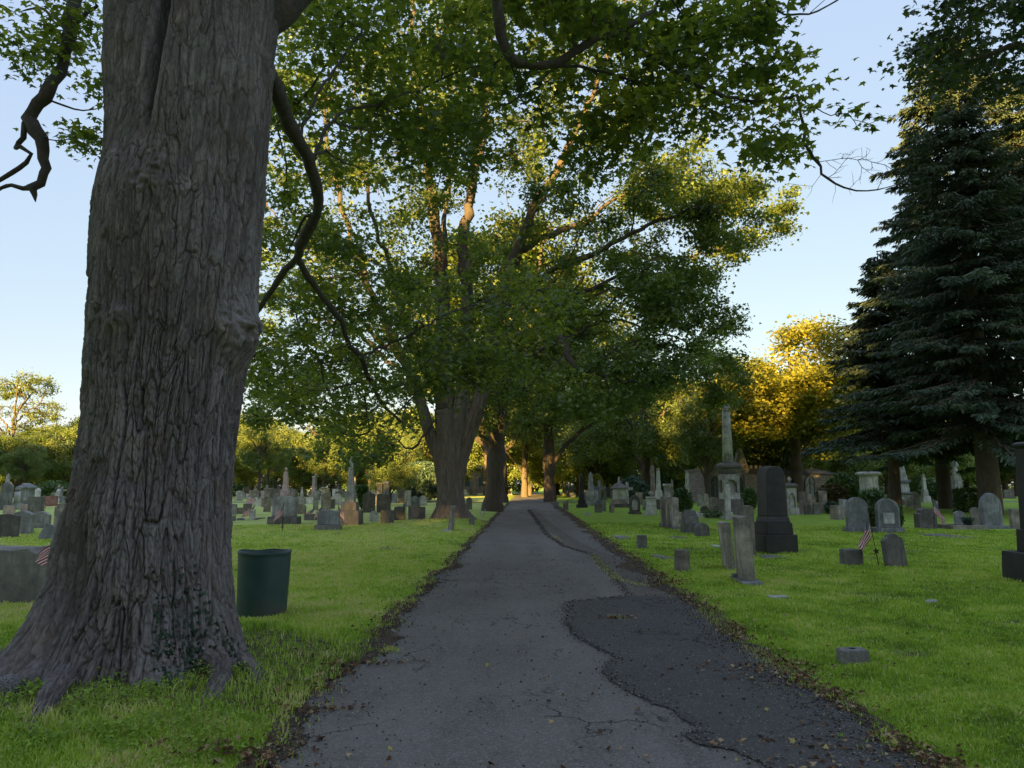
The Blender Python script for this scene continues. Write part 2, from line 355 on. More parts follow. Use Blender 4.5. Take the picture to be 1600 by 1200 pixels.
def asphalt(name, lo, hi, chip, warm=0.0, worn=True):
    m, nt, out = newmat(name); t = NT(nt); v = t.coord('Object')
    vo = t.n('ShaderNodeTexVoronoi'); vo.inputs['Scale'].default_value = 95; t.l(v, vo.inputs['Vector'])
    agg = t.n('ShaderNodeSeparateColor'); t.l(vo.outputs['Color'], agg.inputs[0])
    n1 = t.noise(v, .8, 5, .6); n2 = t.noise(v, 7, 5, .7); n3 = t.noise(t.mapping(v, (1, .12, 1)), 1.3, 4, .6); n4 = t.noise(v, 160, 2, .5)
    c = t.mix(t.mapr(n1, .3, .7), lo, hi)
    if worn: c = t.mix(t.mapr(n3, .45, .7, 0, .6), c, tuple(x*1.35 for x in hi))
    c = t.mix(t.mapr(n2, .5, .75, 0, .35), c, tuple(x*.6 for x in lo))
    c = t.mix(t.mapr(agg.outputs[0], .55, 1.0, 0, .6), c, chip)
    c = t.mix(t.mapr(agg.outputs[1], .975, .99, 0, .8), c, (.30,.27,.23))
    wv = t.n('ShaderNodeVectorMath', operation='ADD'); nz = t.n('ShaderNodeTexNoise'); nz.inputs['Scale'].default_value = 2.2; nz.inputs['Detail'].default_value = 5; t.l(v, nz.inputs['Vector'])
    ns_ = t.n('ShaderNodeVectorMath', operation='SCALE'); ns_.inputs['Scale'].default_value = .9; t.l(nz.outputs['Color'], ns_.inputs[0]); t.l(t.mapping(v, (1, .55, 1)), wv.inputs[0]); t.l(ns_.outputs[0], wv.inputs[1])
    ck = t.n('ShaderNodeTexVoronoi'); ck.feature = 'DISTANCE_TO_EDGE'; ck.inputs['Scale'].default_value = .85; t.l(wv.outputs[0], ck.inputs['Vector'])
    crk = t.math('MULTIPLY', t.mapr(ck.outputs['Distance'], .0, .012, 1, 0), t.mapr(t.noise(v, .55, 3, .5), .50, .56))
    c = t.mix(crk, c, (.014, .012, .011))
    st = t.noise(t.mapping(v, (1, .5, 1), (7, 3, 0)), 2.6, 5, .7); c = t.mix(t.mapr(st, .60, .75, 0, .5), c, tuple(x*.55 for x in lo)); c = t.mix(t.mapr(st, .40, .25, 0, .45), c, tuple(x*1.3 for x in hi))
    h = t.math('ADD', t.math('MULTIPLY', vo.outputs['Distance'], -.6), t.math('MULTIPLY', n2, .5)); h = t.math('SUBTRACT', h, crk)
    t.pbsdf(out, c, .82, .35, t.bump(h, .9, .012)); return m
M_ROAD = asphalt('worn_asphalt', (.093,.083,.073), (.150,.135,.118), (.27,.25,.225))
M_SHO = asphalt('old_shoulder_asphalt', (.070,.058,.048), (.120,.099,.080), (.20,.17,.14))
M_PATCH = asphalt('fresh_asphalt_patch', (.047,.043,.039), (.072,.066,.060), (.13,.125,.12), worn=False)
def ribbon(name, ys, xl, xr, z, mat, nx=8):
    xs = xl[:, None] + (xr-xl)[:, None]*np.linspace(0, 1, nx)[None, :]
    V = np.stack([xs, np.broadcast_to(ys[:, None], xs.shape), np.full(xs.shape, z)], -1).reshape(-1, 3)
    i = np.arange(len(ys)-1)[:, None]; j = np.arange(nx-1)[None, :]
    Q = np.stack([i*nx+j, i*nx+j+1, (i+1)*nx+j+1, (i+1)*nx+j], -1).reshape(-1, 4)
    o = link(name, np_mesh(name, V, Q, True, [mat])); o['kind'] = 'structure'; return o
ys = axis(-30, CROSS_Y+60, 900, 6, 6)
ribbon('road', ys, edge_l(ys), edge_r(ys), .014, M_ROAD)
xs_c = np.linspace(-60, 60, 200)
V = []; 
for x in xs_c: V += [(x, CROSS_Y - 1.8 + .03*x + .15*float(perlin(x*.5, 0, 0, 3)), .019), (x, CROSS_Y + 1.8 + .03*x, .019)]
Q = [(2*k, 2*k+2, 2*k+3, 2*k+1) for k in range(len(xs_c)-1)]
o = link('crossing_road', np_mesh('crossing_road', V, np.array(Q), False, [asphalt('pale_crossing_asphalt', (.10,.095,.09), (.15,.14,.13), (.2,.19,.18))])); o['kind'] = 'structure'
# dirt verges
md, nt, out = newmat('bare_dirt'); t = NT(nt); v = t.coord('Object')
n1 = t.noise(v, 6, 6, .7); n2 = t.noise(v, 60, 3, .6)
c = t.ramp(n1, [(.3, (.035,.028,.02)), (.5, (.075,.055,.038)), (.7, (.14,.105,.07))]); c = t.mix(t.mapr(n2, .5, .7, 0, .5), c, (.17,.13,.09))
t.pbsdf(out, c, .95, .1, t.bump(n1, .8, .02))
def verge(name, side):
    yy = axis(1.0, 62, 700, 4, 5)
    e = (edge_r if side > 0 else edge_l)(yy)
    win = (.30 if side > 0 else .15) * (1 + 1.5*perlin(yy*.6, 0, 0, 21)) + .06*perlin(yy*5, 0, 0, 22)
    wout = (.16 if side > 0 else .10) * (1 + .9*perlin(yy*.8, 0, 0, 23)) + .05*perlin(yy*6, 0, 0, 24)
    a = e - side*np.maximum(win, .01); b = e + side*np.maximum(wout, .02)
    nx = 7; tt = np.linspace(0, 1, nx)
    xs = a[:, None] + (b-a)[:, None]*tt[None, :]
    Y = np.broadcast_to(yy[:, None], xs.shape)
    inside = np.clip((side*(xs - e[:, None])), 0, None)
    Z = np.maximum(gh(xs, Y) + .006, .0215) ; Z = np.where(inside > 0, Z, .0215 + 0*Z)
    Z[:, -1] = gh(xs[:, -1], Y[:, -1]) - .01
    V = np.stack([xs, Y, Z], -1).reshape(-1, 3)
    i = np.arange(len(yy)-1)[:, None]; j = np.arange(nx-1)[None, :]
    Q = np.stack([i*nx+j, i*nx+j+1, (i+1)*nx+j+1, (i+1)*nx+j], -1).reshape(-1, 4)
    if side < 0: Q = Q[:, ::-1]
    link(name, np_mesh(name, V, Q, True, [md]))['kind'] = 'structure'
verge('dirt_verge', 1); verge('dirt_verge', -1)
def sheet(name, pix, z, mat, sub=6, jit=.03, seed=0, thick=.0):
    P = [gp(a, b)[:2] for a, b in pix]; Pn = []
    for k in range(len(P)):
        a = P[k]; b = P[(k+1) % len(P)]; L = np.linalg.norm(b-a); ns = max(1, int(L/.06))
        for q in range(ns):
            w = a + (b-a)*q/ns; nrm = np.array([-(b-a)[1], (b-a)[0]])/(L+1e-6)
            d = jit*(perlin(w[0]*5, w[1]*5, 0, seed) + .7*perlin(w[0]*17, w[1]*17, 0, seed+1))
            Pn.append(w + nrm*d)
    me = bpy.data.meshes.new(name); n = len(Pn)
    Vv = [(p[0], p[1], z) for p in Pn] + [(p[0], p[1], z-.008) for p in Pn]
    me.from_pydata(Vv, [], [tuple(range(n))] + [(k, k+n, (k+1) % n+n, (k+1) % n) for k in range(n)])
    me.materials.append(mat); me.validate(); me.update()
    o = link(name, me); o['kind'] = 'structure'; return o
sheet('road_shoulder', [(826, 797), (836, 797), (866, 822), (905, 848), (960, 872), (1010, 900), (1062, 934), (1052, 937), (985, 934), (962, 908), (940, 884), (925, 868), (882, 855), (856, 838), (840, 815)], .0175, M_SHO, seed=30, jit=.05)
sheet('road_patch', [(888, 944), (935, 938), (980, 934), (1030, 935), (1060, 938), (1092, 958), (1118, 985), (1170, 1020), (1235, 1062), (1300, 1105), (1395, 1170), (1500, 1260), (1330, 1290), (1230, 1230), (1180, 1196), (1150, 1178), (1088, 1168), (1075, 1156), (1092, 1142), (1045, 1112), (1010, 1100), (985, 1086), (955, 1068), (940, 1050), (962, 1030), (935, 1016), (905, 1002), (886, 980), (898, 962)], .026, M_PATCH, seed=40, jit=.05)

# ---------------------------------------------------------------- leaves
MAPLE = np.array([(0,0),(.34,-.08),(.24,.14),(.58,.36),(.24,.44),(.17,.62),(0,1.0),(-.17,.62),(-.24,.44),(-.58,.36),(-.24,.14),(-.34,-.08),(0,.30)])
MAPLE_T = np.array([(12, k, (k+1) % 12) for k in range(12)])
TRI3 = np.array([(0,0),(.45,.30),(.12,.55),(0,1.0),(-.12,.55),(-.45,.30)])    # a small three-lobed leaf: two quads
TRI3_Q = np.array([(0,1,2,3),(0,3,4,5)])
DIA = np.array([(0,0),(.38,.45),(0,1.0),(-.38,.45)]); DIA_Q = np.array([(0,1,2,3)])
def unit(a): return a/(np.linalg.norm(a, axis=-1, keepdims=True)+1e-9)
def leaves(C, tint, size, tmpl, faces, g, up=.55, droop=.3, fold=.25, outward=None):
    """C centres (n,3)."""
    n = len(C)
    nrm = g.normal(size=(n, 3)); nrm[:, 2] = np.abs(nrm[:, 2])*.6 + up*2; nrm = unit(nrm)
    d = g.normal(size=(n, 3));
    if outward is not None: d = d + outward
    d[:, 2] -= droop*2; d -= nrm*np.sum(d*nrm, 1)[:, None]; d = unit(d)
    s = np.cross(d, nrm)
    sz = size*g.uniform(.55, 1.35, n); fo = (fold*g.uniform(.2, 2.4, n))[:, None, None]; cu = g.uniform(-.1, .45, n)[:, None, None]
    X = tmpl[:, 0][None, :, None]; Yt = tmpl[:, 1][None, :, None]
    V = C[:, None, :] + sz[:, None, None]*(X*s[:, None, :] + Yt*d[:, None, :] - (np.abs(X)*fo + Yt*Yt*cu)*nrm[:, None, :])
    k = len(tmpl); Fc = (faces[None, :, :] + (np.arange(n)*k)[:, None, None]).reshape(-1, faces.shape[1])
    tn = np.repeat(np.clip(tint, 0, 1), len(faces))
    return V.reshape(-1, 3), Fc, tn

class Skel:
    def __init__(s, cap=60000):
        s.P = np.zeros((cap, 3)); s.D = np.zeros((cap, 3)); s.par = np.full(cap, -1); s.rmin = np.zeros(cap); s.lvl = np.zeros(cap); s.n = 0; s.tips = []
    def node(s, p, par, rmin=0, lvl=0):
        i = s.n; s.P[i] = p; s.par[i] = par; s.rmin[i] = rmin; s.lvl[i] = lvl
        if par >= 0:
            d = s.P[i]-s.P[par]; s.D[i] = d/(np.linalg.norm(d)+1e-9)
        else: s.D[i] = (0, 0, 1)
        s.n += 1; return i
    def nearest(s, p):
        return int(np.argmin(np.sum((s.P[:s.n]-np.asarray(p))**2, 1)))
    def path(s, pts, radii, par=-1, seg=.35, g=None, jit=.03, lvl=0):
        """Catmull-Rom through pts."""
        pts = [np.asarray(p, float) for p in pts]
        if par >= 0 and np.linalg.norm(pts[0]-s.P[par]) > 1e-3: pts = [s.P[par].copy()] + pts; radii = [radii[0]] + list(radii)
        Q = [2*pts[0]-pts[1]] + pts + [2*pts[-1]-pts[-2]]
        last = par
        for k in range(1, len(Q)-2):
            L = np.linalg.norm(Q[k+1]-Q[k]); ns = max(1, int(ceil(L/seg)))
            for q in range(ns + (1 if k == len(Q)-3 else 0)):
                t = q/ns; a, b, c, d = Q[k-1], Q[k], Q[k+1], Q[k+2]
                p = .5*((2*b) + (c-a)*t + (2*a-5*b+4*c-d)*t*t + (3*b-a-3*c+d)*t**3)
                r = radii[k-1] + (radii[min(k, len(radii)-1)]-radii[k-1])*t
                if last >= 0 and np.linalg.norm(p-s.P[last]) < 1e-3: continue
                if g is not None and not (k == 1 and q == 0): p = p + g.normal(size=3)*jit
                last = s.node(p, last, r, lvl)
        return last
    def attach(s, targets, g, seg=.45, up=.15, minlvl=None, dirw=.35):
        T = np.asarray(targets); N = s.n
        d0 = np.min(np.linalg.norm(T[:, None, :]-s.P[None, :s.n:2, :], axis=2), 1)
        for k in np.argsort(d0):
            t = T[k]; v = t - s.P[:s.n]; L = np.linalg.norm(v, axis=1)+1e-6
            cost = L*(1.25 - dirw*np.sum(v*s.D[:s.n], 1)/L)
            i = int(np.argmin(cost)); p0 = s.P[i].copy(); Li = L[i]
            if Li < .05: s.tips.append(i); continue
            d = s.D[i]*.55 + (t-p0)/Li*.6 + np.array([0, 0, up]); d /= np.linalg.norm(d)
            c1 = p0 + d*Li*.4; c2 = t - (t-p0)*.25 + np.array([0, 0, .08*Li]); ns = max(2, int(ceil(Li/seg)))
            last = i
            for q in range(1, ns+1):
                u = q/ns
                p = (1-u)**3*p0 + 3*(1-u)**2*u*c1 + 3*(1-u)*u*u*c2 + u**3*t
                if q < ns: p = p + g.normal(size=3)*.035*seg*2
                last = s.node(p, last)
            s.tips.append(last)
    def radii(s, tip=.006, e=2.35, cap=None):
        r = np.zeros(s.n); acc = np.zeros(s.n)
        for i in range(s.n-1, -1, -1):
            base = acc[i]**(1/e) if acc[i] > 0 else tip
            r[i] = base
            if cap is not None: r[i] = min(r[i], cap)
            if s.rmin[i] > 0: r[i] = s.rmin[i] if s.rmin[i] > base else min(base, s.rmin[i]*1.25)
            if s.par[i] >= 0: acc[s.par[i]] += max(r[i], tip)**e
        s.r = r; return r
    def tubes(s, cut=0.0, nmap=lambda r: 5 if r < .03 else 8 if r < .12 else 14):
        ch = [[] for _ in range(s.n)]
        for i in range(s.n):
            if s.par[i] >= 0: ch[s.par[i]].append(i)
        VV = []; QQ = []; off = 0; starts = [(i, -1) for i in range(s.n) if s.par[i] < 0]
        while starts:
            i, par = starts.pop()
            line = [i] if par < 0 else [par, i]
            while ch[i]:
                c = max(ch[i], key=lambda k: s.r[k])
                for k in ch[i]:
                    if k != c: starts.append((k, i))
                i = c; line.append(i)
            R = s.r[line].copy()
            if par >= 0: R[0] = min(R[0], R[1]*1.25)
            if R.max() < cut or len(line) < 2: continue
            R[-1] *= .5
            if R.max() > .03: pp = s.P[line]; R = R*(1 + .30*perlin(pp[:, 0]*2.6, pp[:, 1]*2.6, pp[:, 2]*2.6, 91) + .16*perlin(pp[:, 0]*7, pp[:, 1]*7, pp[:, 2]*7, 92))
            V, Q = tube_arrays(s.P[line], R, nmap(R.max()))
            VV.append(V); QQ.append(Q+off); off += len(V)
        return np.concatenate(VV), np.concatenate(QQ)

def leaf_cloud(s, g, per, sig, tips=None, squash=.6, maxn=None):
    tips = s.tips if tips is None else tips
    P = s.P[tips]; n = len(P)
    k = np.maximum(1, (per*g.uniform(.5, 1.5, n))).astype(int)
    idx = np.repeat(np.arange(n), k); back = s.P[np.maximum(s.par[tips], 0)]
    u = g.uniform(0, 1, len(idx))[:, None]*.9
    C = P[idx]*(1-u) + back[idx]*u + g.normal(size=(len(idx), 3))*sig*np.array([1, 1, squash])*g.uniform(.5, 1.3, n)[idx][:, None]
    ct = g.normal(.45, .17, n)[idx] + g.normal(0, .14, len(idx))
    return C, ct

# ---------------------------------------------------------------- big trunks with modelled bark
def worley(u, v, per, s):
    """cell noise, periodic in u over `per` cells: nearest, second nearest distance, cell value, offset across the cell"""
    ui = np.floor(u).astype(np.int64); vi = np.floor(v).astype(np.int64)
    f1 = np.full(u.shape, 9.); f2 = f1.copy(); idv = np.zeros(u.shape); ox = np.zeros(u.shape); oy = np.zeros(u.shape)
    for a in (-1, 0, 1):
        for b in (-1, 0, 1):
            ca = ui+a; cb = vi+b; h = _h(ca % per, cb, cb*0, s)
            px = ca + .12 + .76*(h & 1023)/1023.; py = cb + .12 + .76*((h >> 10) & 1023)/1023.
            dx = u-px; dy = v-py; d = dx*dx+dy*dy; c = d < f1
            f2 = np.where(c, f1, np.minimum(f2, d)); idv = np.where(c, ((h >> 20) & 1023)/1023., idv); ox = np.where(c, dx, ox); oy = np.where(c, dy, oy); f1 = np.where(c, d, f1)
    return np.sqrt(f1), np.sqrt(f2), idv, ox, oy
def bark_disp(TH, Rm, Z, depth, f=1.0, s=0, r0=.68):
    """long flaky plates between interlacing fissures"""
    c = np.cos(TH)*r0*f; sn = np.sin(TH)*r0*f; zf = Z*f
    wa = .7*perlin(c*1.6, sn*1.6, zf*.8, s+1) + .42*perlin(c*8, sn*8, zf*2.4, s+2) + .16*perlin(c*34, sn*34, zf*14, s+3)
    wb = .6*perlin(c*6, sn*6, zf*4, s+4) + .9*perlin(c*14, sn*14, zf*.3, s+14)
    circ = 2*pi*r0*f; t = TH/(2*pi) % 1.0
    def layer(wu, wv, k, ss, bw):
        per = max(6, int(round(circ/wu))); f1, f2, idv, ox, oy = worley(t*per + wa*k, zf/wv + wb*k + 3*wa*.12, per, ss)
        e = np.exp(-((f2-f1)/bw)**2); return (idv-.5)*.9 + np.clip(ox*np.where(idv > .5, 1, -1), -.28, .28)*.55 - np.clip(oy, -.1, .5)*.35 - 1.1*e, e
    n = perlin(c*4.6 + wa*.25, sn*4.6 - wa*.25, zf*.55 + wb*.4, s+5); big = np.exp(-(n/.06)**2)
    L1, e1 = layer(.100, .50, .8, s+6, .13); L2, e2 = layer(.046, .19, 1.3, s+7, .15); L3, e3 = layer(.020, .07, 1.6, s+8, .2)
    stri = perlin(c*48, sn*48, zf*2.6 + wb, s+11)
    amp = .65 + .55*sst(-.45, .5, perlin(c*1.5, sn*1.5, zf*.7, s+9))
    bark_disp.tone = .5 + .45*(L1*.5 + L2*.35 + L3*.3) + .35*perlin(c*1.9, sn*1.9, zf*1.1, s+12)
    return depth*amp*(-1.1*big + .72*L1 + .36*L2*(1-.4*e1) + .20*L3 + .10*stri) + depth*.08*perlin(c*70, sn*70, zf*24, s+10)

def interp_tab(tab, z):
    a = np.array(tab); return np.interp(z, a[:, 0], a[:, 1])

def hero_trunk():
    Y0 = 6.3
    rows = [(-60,292,154,440),(0,290,158,432),(100,292,160,427),(200,290,166,419),(260,288,165,414),(330,282,155,408),(400,277,150,404),(480,272,145,400),(520,270,143,393),
            (560,262,140,384),(600,258,138,380),(650,252,132,373),(700,247,126,366),(750,242,118,363),(800,238,105,360),(850,236,88,360),(900,234,70,363),
            (950,232,44,368),(1000,230,18,378),(1040,228,-14,392),(1062,228,-40,402)]
    tab = []
    for py, pc, pl, pr in rows:
        c = at(pc, py, Y0); sc = scale_at(pc, py, Y0)*.975
        tab.append((c[2], c[0], (pc-pl)*sc*(.85 if py > 880 else .92 if py > 600 else .965), (pr-pc)*sc))
    tab = np.array(tab[::-1])
    ztop = 9.2
    tx = tab[-1]; tab = np.vstack([[(-.35, tab[0][1], tab[0][2]*1.12, tab[0][3]*1.12)], tab, [(ztop, tx[1]-.02, tx[2]*1.02, tx[3]*.98)]])
    th = np.concatenate([np.linspace(-pi-.25, .25, 760, endpoint=False), np.linspace(.25, pi-.25, 90, endpoint=False)])
    zs = np.concatenate([np.arange(-.3, 6.6, .0072), np.linspace(6.6, ztop, 40)])
    Z, TH = np.meshgrid(zs, th, indexing='ij')
    cx = np.interp(Z, tab[:, 0], tab[:, 1]); rl = np.interp(Z, tab[:, 0], tab[:, 2]); rr = np.interp(Z, tab[:, 0], tab[:, 3])
    c = np.cos(TH); sn = np.sin(TH)
    rm = np.minimum(rl, rr)*.985
    low = np.exp(-np.clip(Z, 0, None)/.55)
    R = rm + np.clip(c, 0, 1)**1.6*(rr-rm) + np.clip(-c, 0, 1)**1.6*(rl-rm)
    # root buttresses facing front
    def lobe(a, w): 
        d = (TH - a + pi) % (2*pi) - pi; return np.exp(-(d/w)**2)
    lz = np.exp(-np.clip(Z, -.1, None)/.30)
    R = R + lz*(.50*lobe(-2.35, .26) + .16*lobe(-1.75, .22) + .34*lobe(-1.02, .22) + .20*lobe(-.45, .2)) + .05*np.exp(-np.clip(Z, 0, None)/1.3)*(np.cos(TH*5+.6) + .6*np.cos(TH*9+2))
    R += low*.05*np.cos(TH*7+1.0)
    # the two stems above the fork: union of two circles
    zf = at(270, 245, 5.75)[2]
    k = sst(zf-.5, ztop-1.2, Z)
    off = .50*k + .0; r1 = R.copy()
    def circ(sgn, rad):
        ax = sgn*off; d = ax*c; disc = np.clip(rad**2 - (ax*sn)**2, 0, None)
        return np.where(rad**2 >= (ax*sn)**2, d + np.sqrt(disc), 0)
    radL = R - off*1.04; radR = R - off*.96
    U = np.maximum(circ(-1, radL), circ(1, radR))
    # a sharp seam that leans left to right
    seam = -pi/2 - .03 - .02*(Z-zf) + .30*sst(zf, zf+1.9, Z)*0
    sw = (TH - (-pi/2 - .12 + .16*(Z-zf)/1.6))
    groove = sst(zf-.15, zf+.8, Z)*np.exp(-(sw/(.06+.16*k))**2)*.26
    side = sst(zf-.3, zf+.8, Z)*.07*np.tanh(sw*9)*np.exp(-(sw/.9)**2)
    R = np.where(k > 0, np.maximum(U, R*.62), R)
    R = R - groove + side
    # burls
    def burl(px, py, w, hgt, amp, rough=.0, sq=1.0):
        Yf = 5.7; p = at(px, py, Yf); xo = p[0]-np.interp(p[2], tab[:, 0], tab[:, 1])
        r0 = np.interp(p[2], tab[:, 0], tab[:, 3]); a = -math.acos(max(-.98, min(.98, xo/r0)))
        da = ((TH-a+pi) % (2*pi)-pi)*r0; e = np.exp(-((da/w)**2 + ((Z-p[2])/hgt)**2)**1.3)
        X3 = c*R; Y3 = sn*R
        return e*(amp + rough*(perlin(X3*8, Y3*8, Z*8, 50) + .6*perlin(X3*17, Y3*17, Z*20, 51))), e
    T = 0; msk = 0
    for args in ((368, 508, .27, .25, .13, .04), (340, 492, .2, .16, .03, .04), (190, 497, .15, .09, .028, .045), (236, 285, .15, .13, .03, .05), (262, 258, .10, .12, .02, .04), (412, 330, .05, .35, .02, .01)):
        b, e = burl(*args); T = T + b; msk = np.maximum(msk, e)
    # swelling folds sweeping under the fork
    X = cx + R*c; Yy = Y0 + R*sn
    dep = .026*(1-.55*msk) * (1 + .35*np.exp(-np.clip(Z, 0, None)/1.2)) * (1-.35*sst(3.2, 5.2, Z))
    disp = bark_disp(TH, R, Z, dep, 1.0, 100)
    tone = bark_disp.tone.ravel()
    fold = msk*.007*np.sin(Z*46 + 9*perlin(R*c*4, R*sn*4, Z*3, 60))
    R2 = R + T + disp + fold + .03*perlin(c*2.2, sn*2.2, Z*.9, 70)
    X = cx + R2*c; Yy = Y0 + R2*sn
    V = np.stack([X, Yy, Z], -1); n = len(th); m = len(zs)
    i = np.arange(m-1)[:, None]; j = np.arange(n)[None, :]
    Q = np.stack([i*n+j, i*n+(j+1) % n, (i+1)*n+(j+1) % n, (i+1)*n+j], -1).reshape(-1, 4)
    hero_trunk.tone = tone
    return V.reshape(-1, 3), Q, (th, zs, X, Yy, R2)

def bark_tube(P, R, n, dz, depth, f=.8, s=0, flare=None):
    """tube with modelled bark; P polyline points, R radii"""
    P = np.array(P, float); R = np.array(R, float)
    L = np.concatenate([[0], np.cumsum(np.linalg.norm(np.diff(P, axis=0), axis=1))])
    u = np.arange(0, L[-1], dz); Pi = np.stack([np.interp(u, L, P[:, k]) for k in range(3)], 1)
    for _ in range(3):
        Pi[1:-1] = (Pi[:-2] + 2*Pi[1:-1] + Pi[2:])/4
    k = max(1, int(.5/dz)); ker = np.ones(2*k+1)/(2*k+1)
    for a in range(3):
        pad = np.concatenate([np.linspace(Pi[0, a]-(Pi[1, a]-Pi[0, a])*k, Pi[0, a], k, endpoint=False), Pi[:, a], Pi[-1, a] + (Pi[-1, a]-Pi[-2, a])*np.arange(1, k+1)])
        Pi[:, a] = np.convolve(pad, ker, 'valid')
    Ri = np.interp(u, L, R)
    T = unit(np.gradient(Pi, axis=0)); A = unit(np.cross(T, np.array([.05, 1, .02]))); B = np.cross(T, A)
    th = np.arange(n)*2*pi/n; TH, U = np.meshgrid(th, u)
    r = Ri[:, None] + 0*TH
    if flare is not None: r = r + flare(TH, U)
    r = r + bark_disp(TH, r, U + Pi[0, 2], depth, f, s, float(R.mean())) + .06*Ri[:, None]*perlin(np.cos(TH)*1.5, np.sin(TH)*1.5, U*.9, s+20)
    V = Pi[:, None, :] + r[..., None]*(np.cos(TH)[..., None]*A[:, None, :] + np.sin(TH)[..., None]*B[:, None, :])
    m = len(u); i = np.arange(m-1)[:, None]; j = np.arange(n)[None, :]
    Q = np.stack([i*n+j, i*n+(j+1) % n, (i+1)*n+(j+1) % n, (i+1)*n+j], -1).reshape(-1, 4)
    return V.reshape(-1, 3), Q
def join(parts):
    VV = []; QQ = []; o = 0
    for V, Q in parts: VV.append(V); QQ.append(Q+o); o += len(V)
    return np.concatenate(VV), np.concatenate(QQ)
def in_poly(px, py, poly):
    c = np.zeros(len(px), bool); n = len(poly)
    for k in range(n):
        x1, y1 = poly[k]; x2, y2 = poly[(k+1) % n]
        c ^= ((y1 > py) != (y2 > py)) & (px < (x2-x1)*(py-y1)/((y2-y1)+1e-9) + x1)
    return c
def fill_region(poly, Y0, Y1, n, g, clump=0.0, cs=.45):
    """points filling a real volume between two distances; outline as seen from the path"""
    a = np.array(poly, float); out = []; tries = 0
    while len(out) < n:
        tries += 1; clump = 0.0 if tries > 12 else clump
        px = g.uniform(a[:, 0].min(), a[:, 0].max(), 4*n); py = g.uniform(a[:, 1].min(), a[:, 1].max(), 4*n)
        ok = in_poly(px, py, poly)
        if not ok.any(): continue
        q = np.array([at(x, y, g.uniform(Y0, Y1)) for x, y in zip(px[ok], py[ok])])
        if clump: q = q[perlin(q[:, 0]*cs, q[:, 1]*cs, q[:, 2]*cs*1.3, 55) > clump - .12 + g.uniform(-.05, .05, len(q))]
        out += list(q)
    out = out[:n]
    return np.array(out)

# ================================================================ THE OLD MAPLE BESIDE THE ROAD
g = np.random.default_rng(11)
root1 = tag(link('maple_tree', None), 'huge old maple with furrowed grey bark and a burl, nearest tree left of the road', 'tree')
V, Q, (th_, zs_, HX, HY, HR) = hero_trunk()
link('trunk', np_mesh('trunk', V, Q, True, [BARK_HERO], {'plate': ('POINT', hero_trunk.tone)}), root1)
def root_tube(pts, radii, s):
    P = [(a, b, gz(a, b) + c) for a, b, c in pts]
    return bark_tube(P, radii, 72, .012, .014, 1.6, s)
def gpt(px, py, dz=0): q = gp(px, py); return (q[0], q[1], dz)
T1x, T1y = T1
for k, (pts, rr_) in enumerate([
    ([(T1x-.45, T1y-.45, .10), gpt(150, 1062, .05), gpt(112, 1085, .03), gpt(78, 1125, .05), gpt(52, 1160, -.01), gpt(30, 1195, -.05), gpt(0, 1240, -.14)], [.24, .15, .105, .08, .06, .05, .03]),
    ([(T1x+.30, T1y-.45, .08), gpt(340, 1062, .04), gpt(350, 1078, .04), gpt(345, 1100, .01), gpt(322, 1122, -.02), gpt(285, 1150, -.06), gpt(240, 1175, -.14)], [.2, .13, .10, .08, .06, .05, .03]),
    ([(T1x+.1, T1y-.5, .02), gpt(285, 1080, .01), gpt(255, 1096, .01), gpt(262, 1105, -.02), gpt(290, 1110, -.08)], [.16, .09, .075, .06, .04]),
    ([(T1x-.8, T1y-.2, .08), gpt(60, 1052, .03), gpt(5, 1062, .02), gpt(-60, 1078, -.02), gpt(-110, 1095, -.12)], [.2, .15, .11, .09, .06]),
    ([(T1x+.5, T1y-.2, .06), gpt(378, 1056, .02), gpt(398, 1078, .0), gpt(412, 1098, -.08)], [.16, .10, .07, .04])]):
    V, Q = root_tube(pts, rr_, 300+k*31); link('root', np_mesh('root', V, Q, True, [BARK_HERO], {'plate': ('POINT', bark_disp.tone.ravel())}), root1)

S = Skel()
def pl(pts, radii, par=-1, Ss=None, seg=.16, jit=.012):
    return (Ss or S).path([at(*p) for p in pts], radii, par, seg=seg, g=g, jit=jit)
near = lambda px, py, Y: S.nearest(at(px, py, Y))
# right limb, thick, leaving the top of the frame
pl([(300,200,6.3),(365,85,6.35),(415,30,6.45),(462,-22,6.55),(530,-90,6.8),(600,-180,7.2)], [.15,.22,.215,.20,.17,.12])
# drooping branch
pl([(385,60,6.4),(430,135,6.8),(452,195,7.3),(478,245,7.8),(496,300,8.3),(490,345,8.8),(466,395,9.4),(480,430,10),(505,465,10.6),(535,505,11.2),(545,540,11.7),(562,556,12.1),(578,592,12.5),(595,628,13),(615,650,13.5),(640,668,14)],
   [.10,.085,.078,.07,.065,.06,.055,.052,.048,.046,.044,.04,.034,.03,.026,.014])
pl([(440,430,9.8),(418,462,10.1),(396,495,10.4),(370,520,10.8)], [.045,.042,.04,.03], near(466,395,9.4))
pl([(600,540,12.7),(640,524,13),(700,490,14),(760,470,15),(800,450,16),(850,435,17)], [.024,.022,.02,.016,.012,.007], near(560,555,12.1))
pl([(652,610,14),(660,585,14.2)], [.018,.01], near(615,650,13.5)); pl([(636,625,14),(638,600,14)], [.015,.008], near(628,660,13.8))
pl([(565,597,12.7),(530,604,12.8),(511,610,12.8),(503,580,12.8),(494,545,12.9),(486,512,13)], [.02,.018,.018,.014,.01,.007], near(578,592,12.5))
pl([(570,620,12.9),(575,655,13),(576,676,13),(545,680,13),(520,668,13.1),(498,655,13.2)], [.016,.016,.018,.016,.012,.007], near(588,612,12.8))
pl([(495,150,8.0),(540,85,8.8),(580,25,9.6),(605,-30,10.2)], [.018,.016,.013,.01], near(468,225,7.5))
pl([(520,185,8.4),(580,165,9.2),(630,147,9.8),(665,140,10.3)], [.02,.016,.012,.008], near(482,258,7.9))
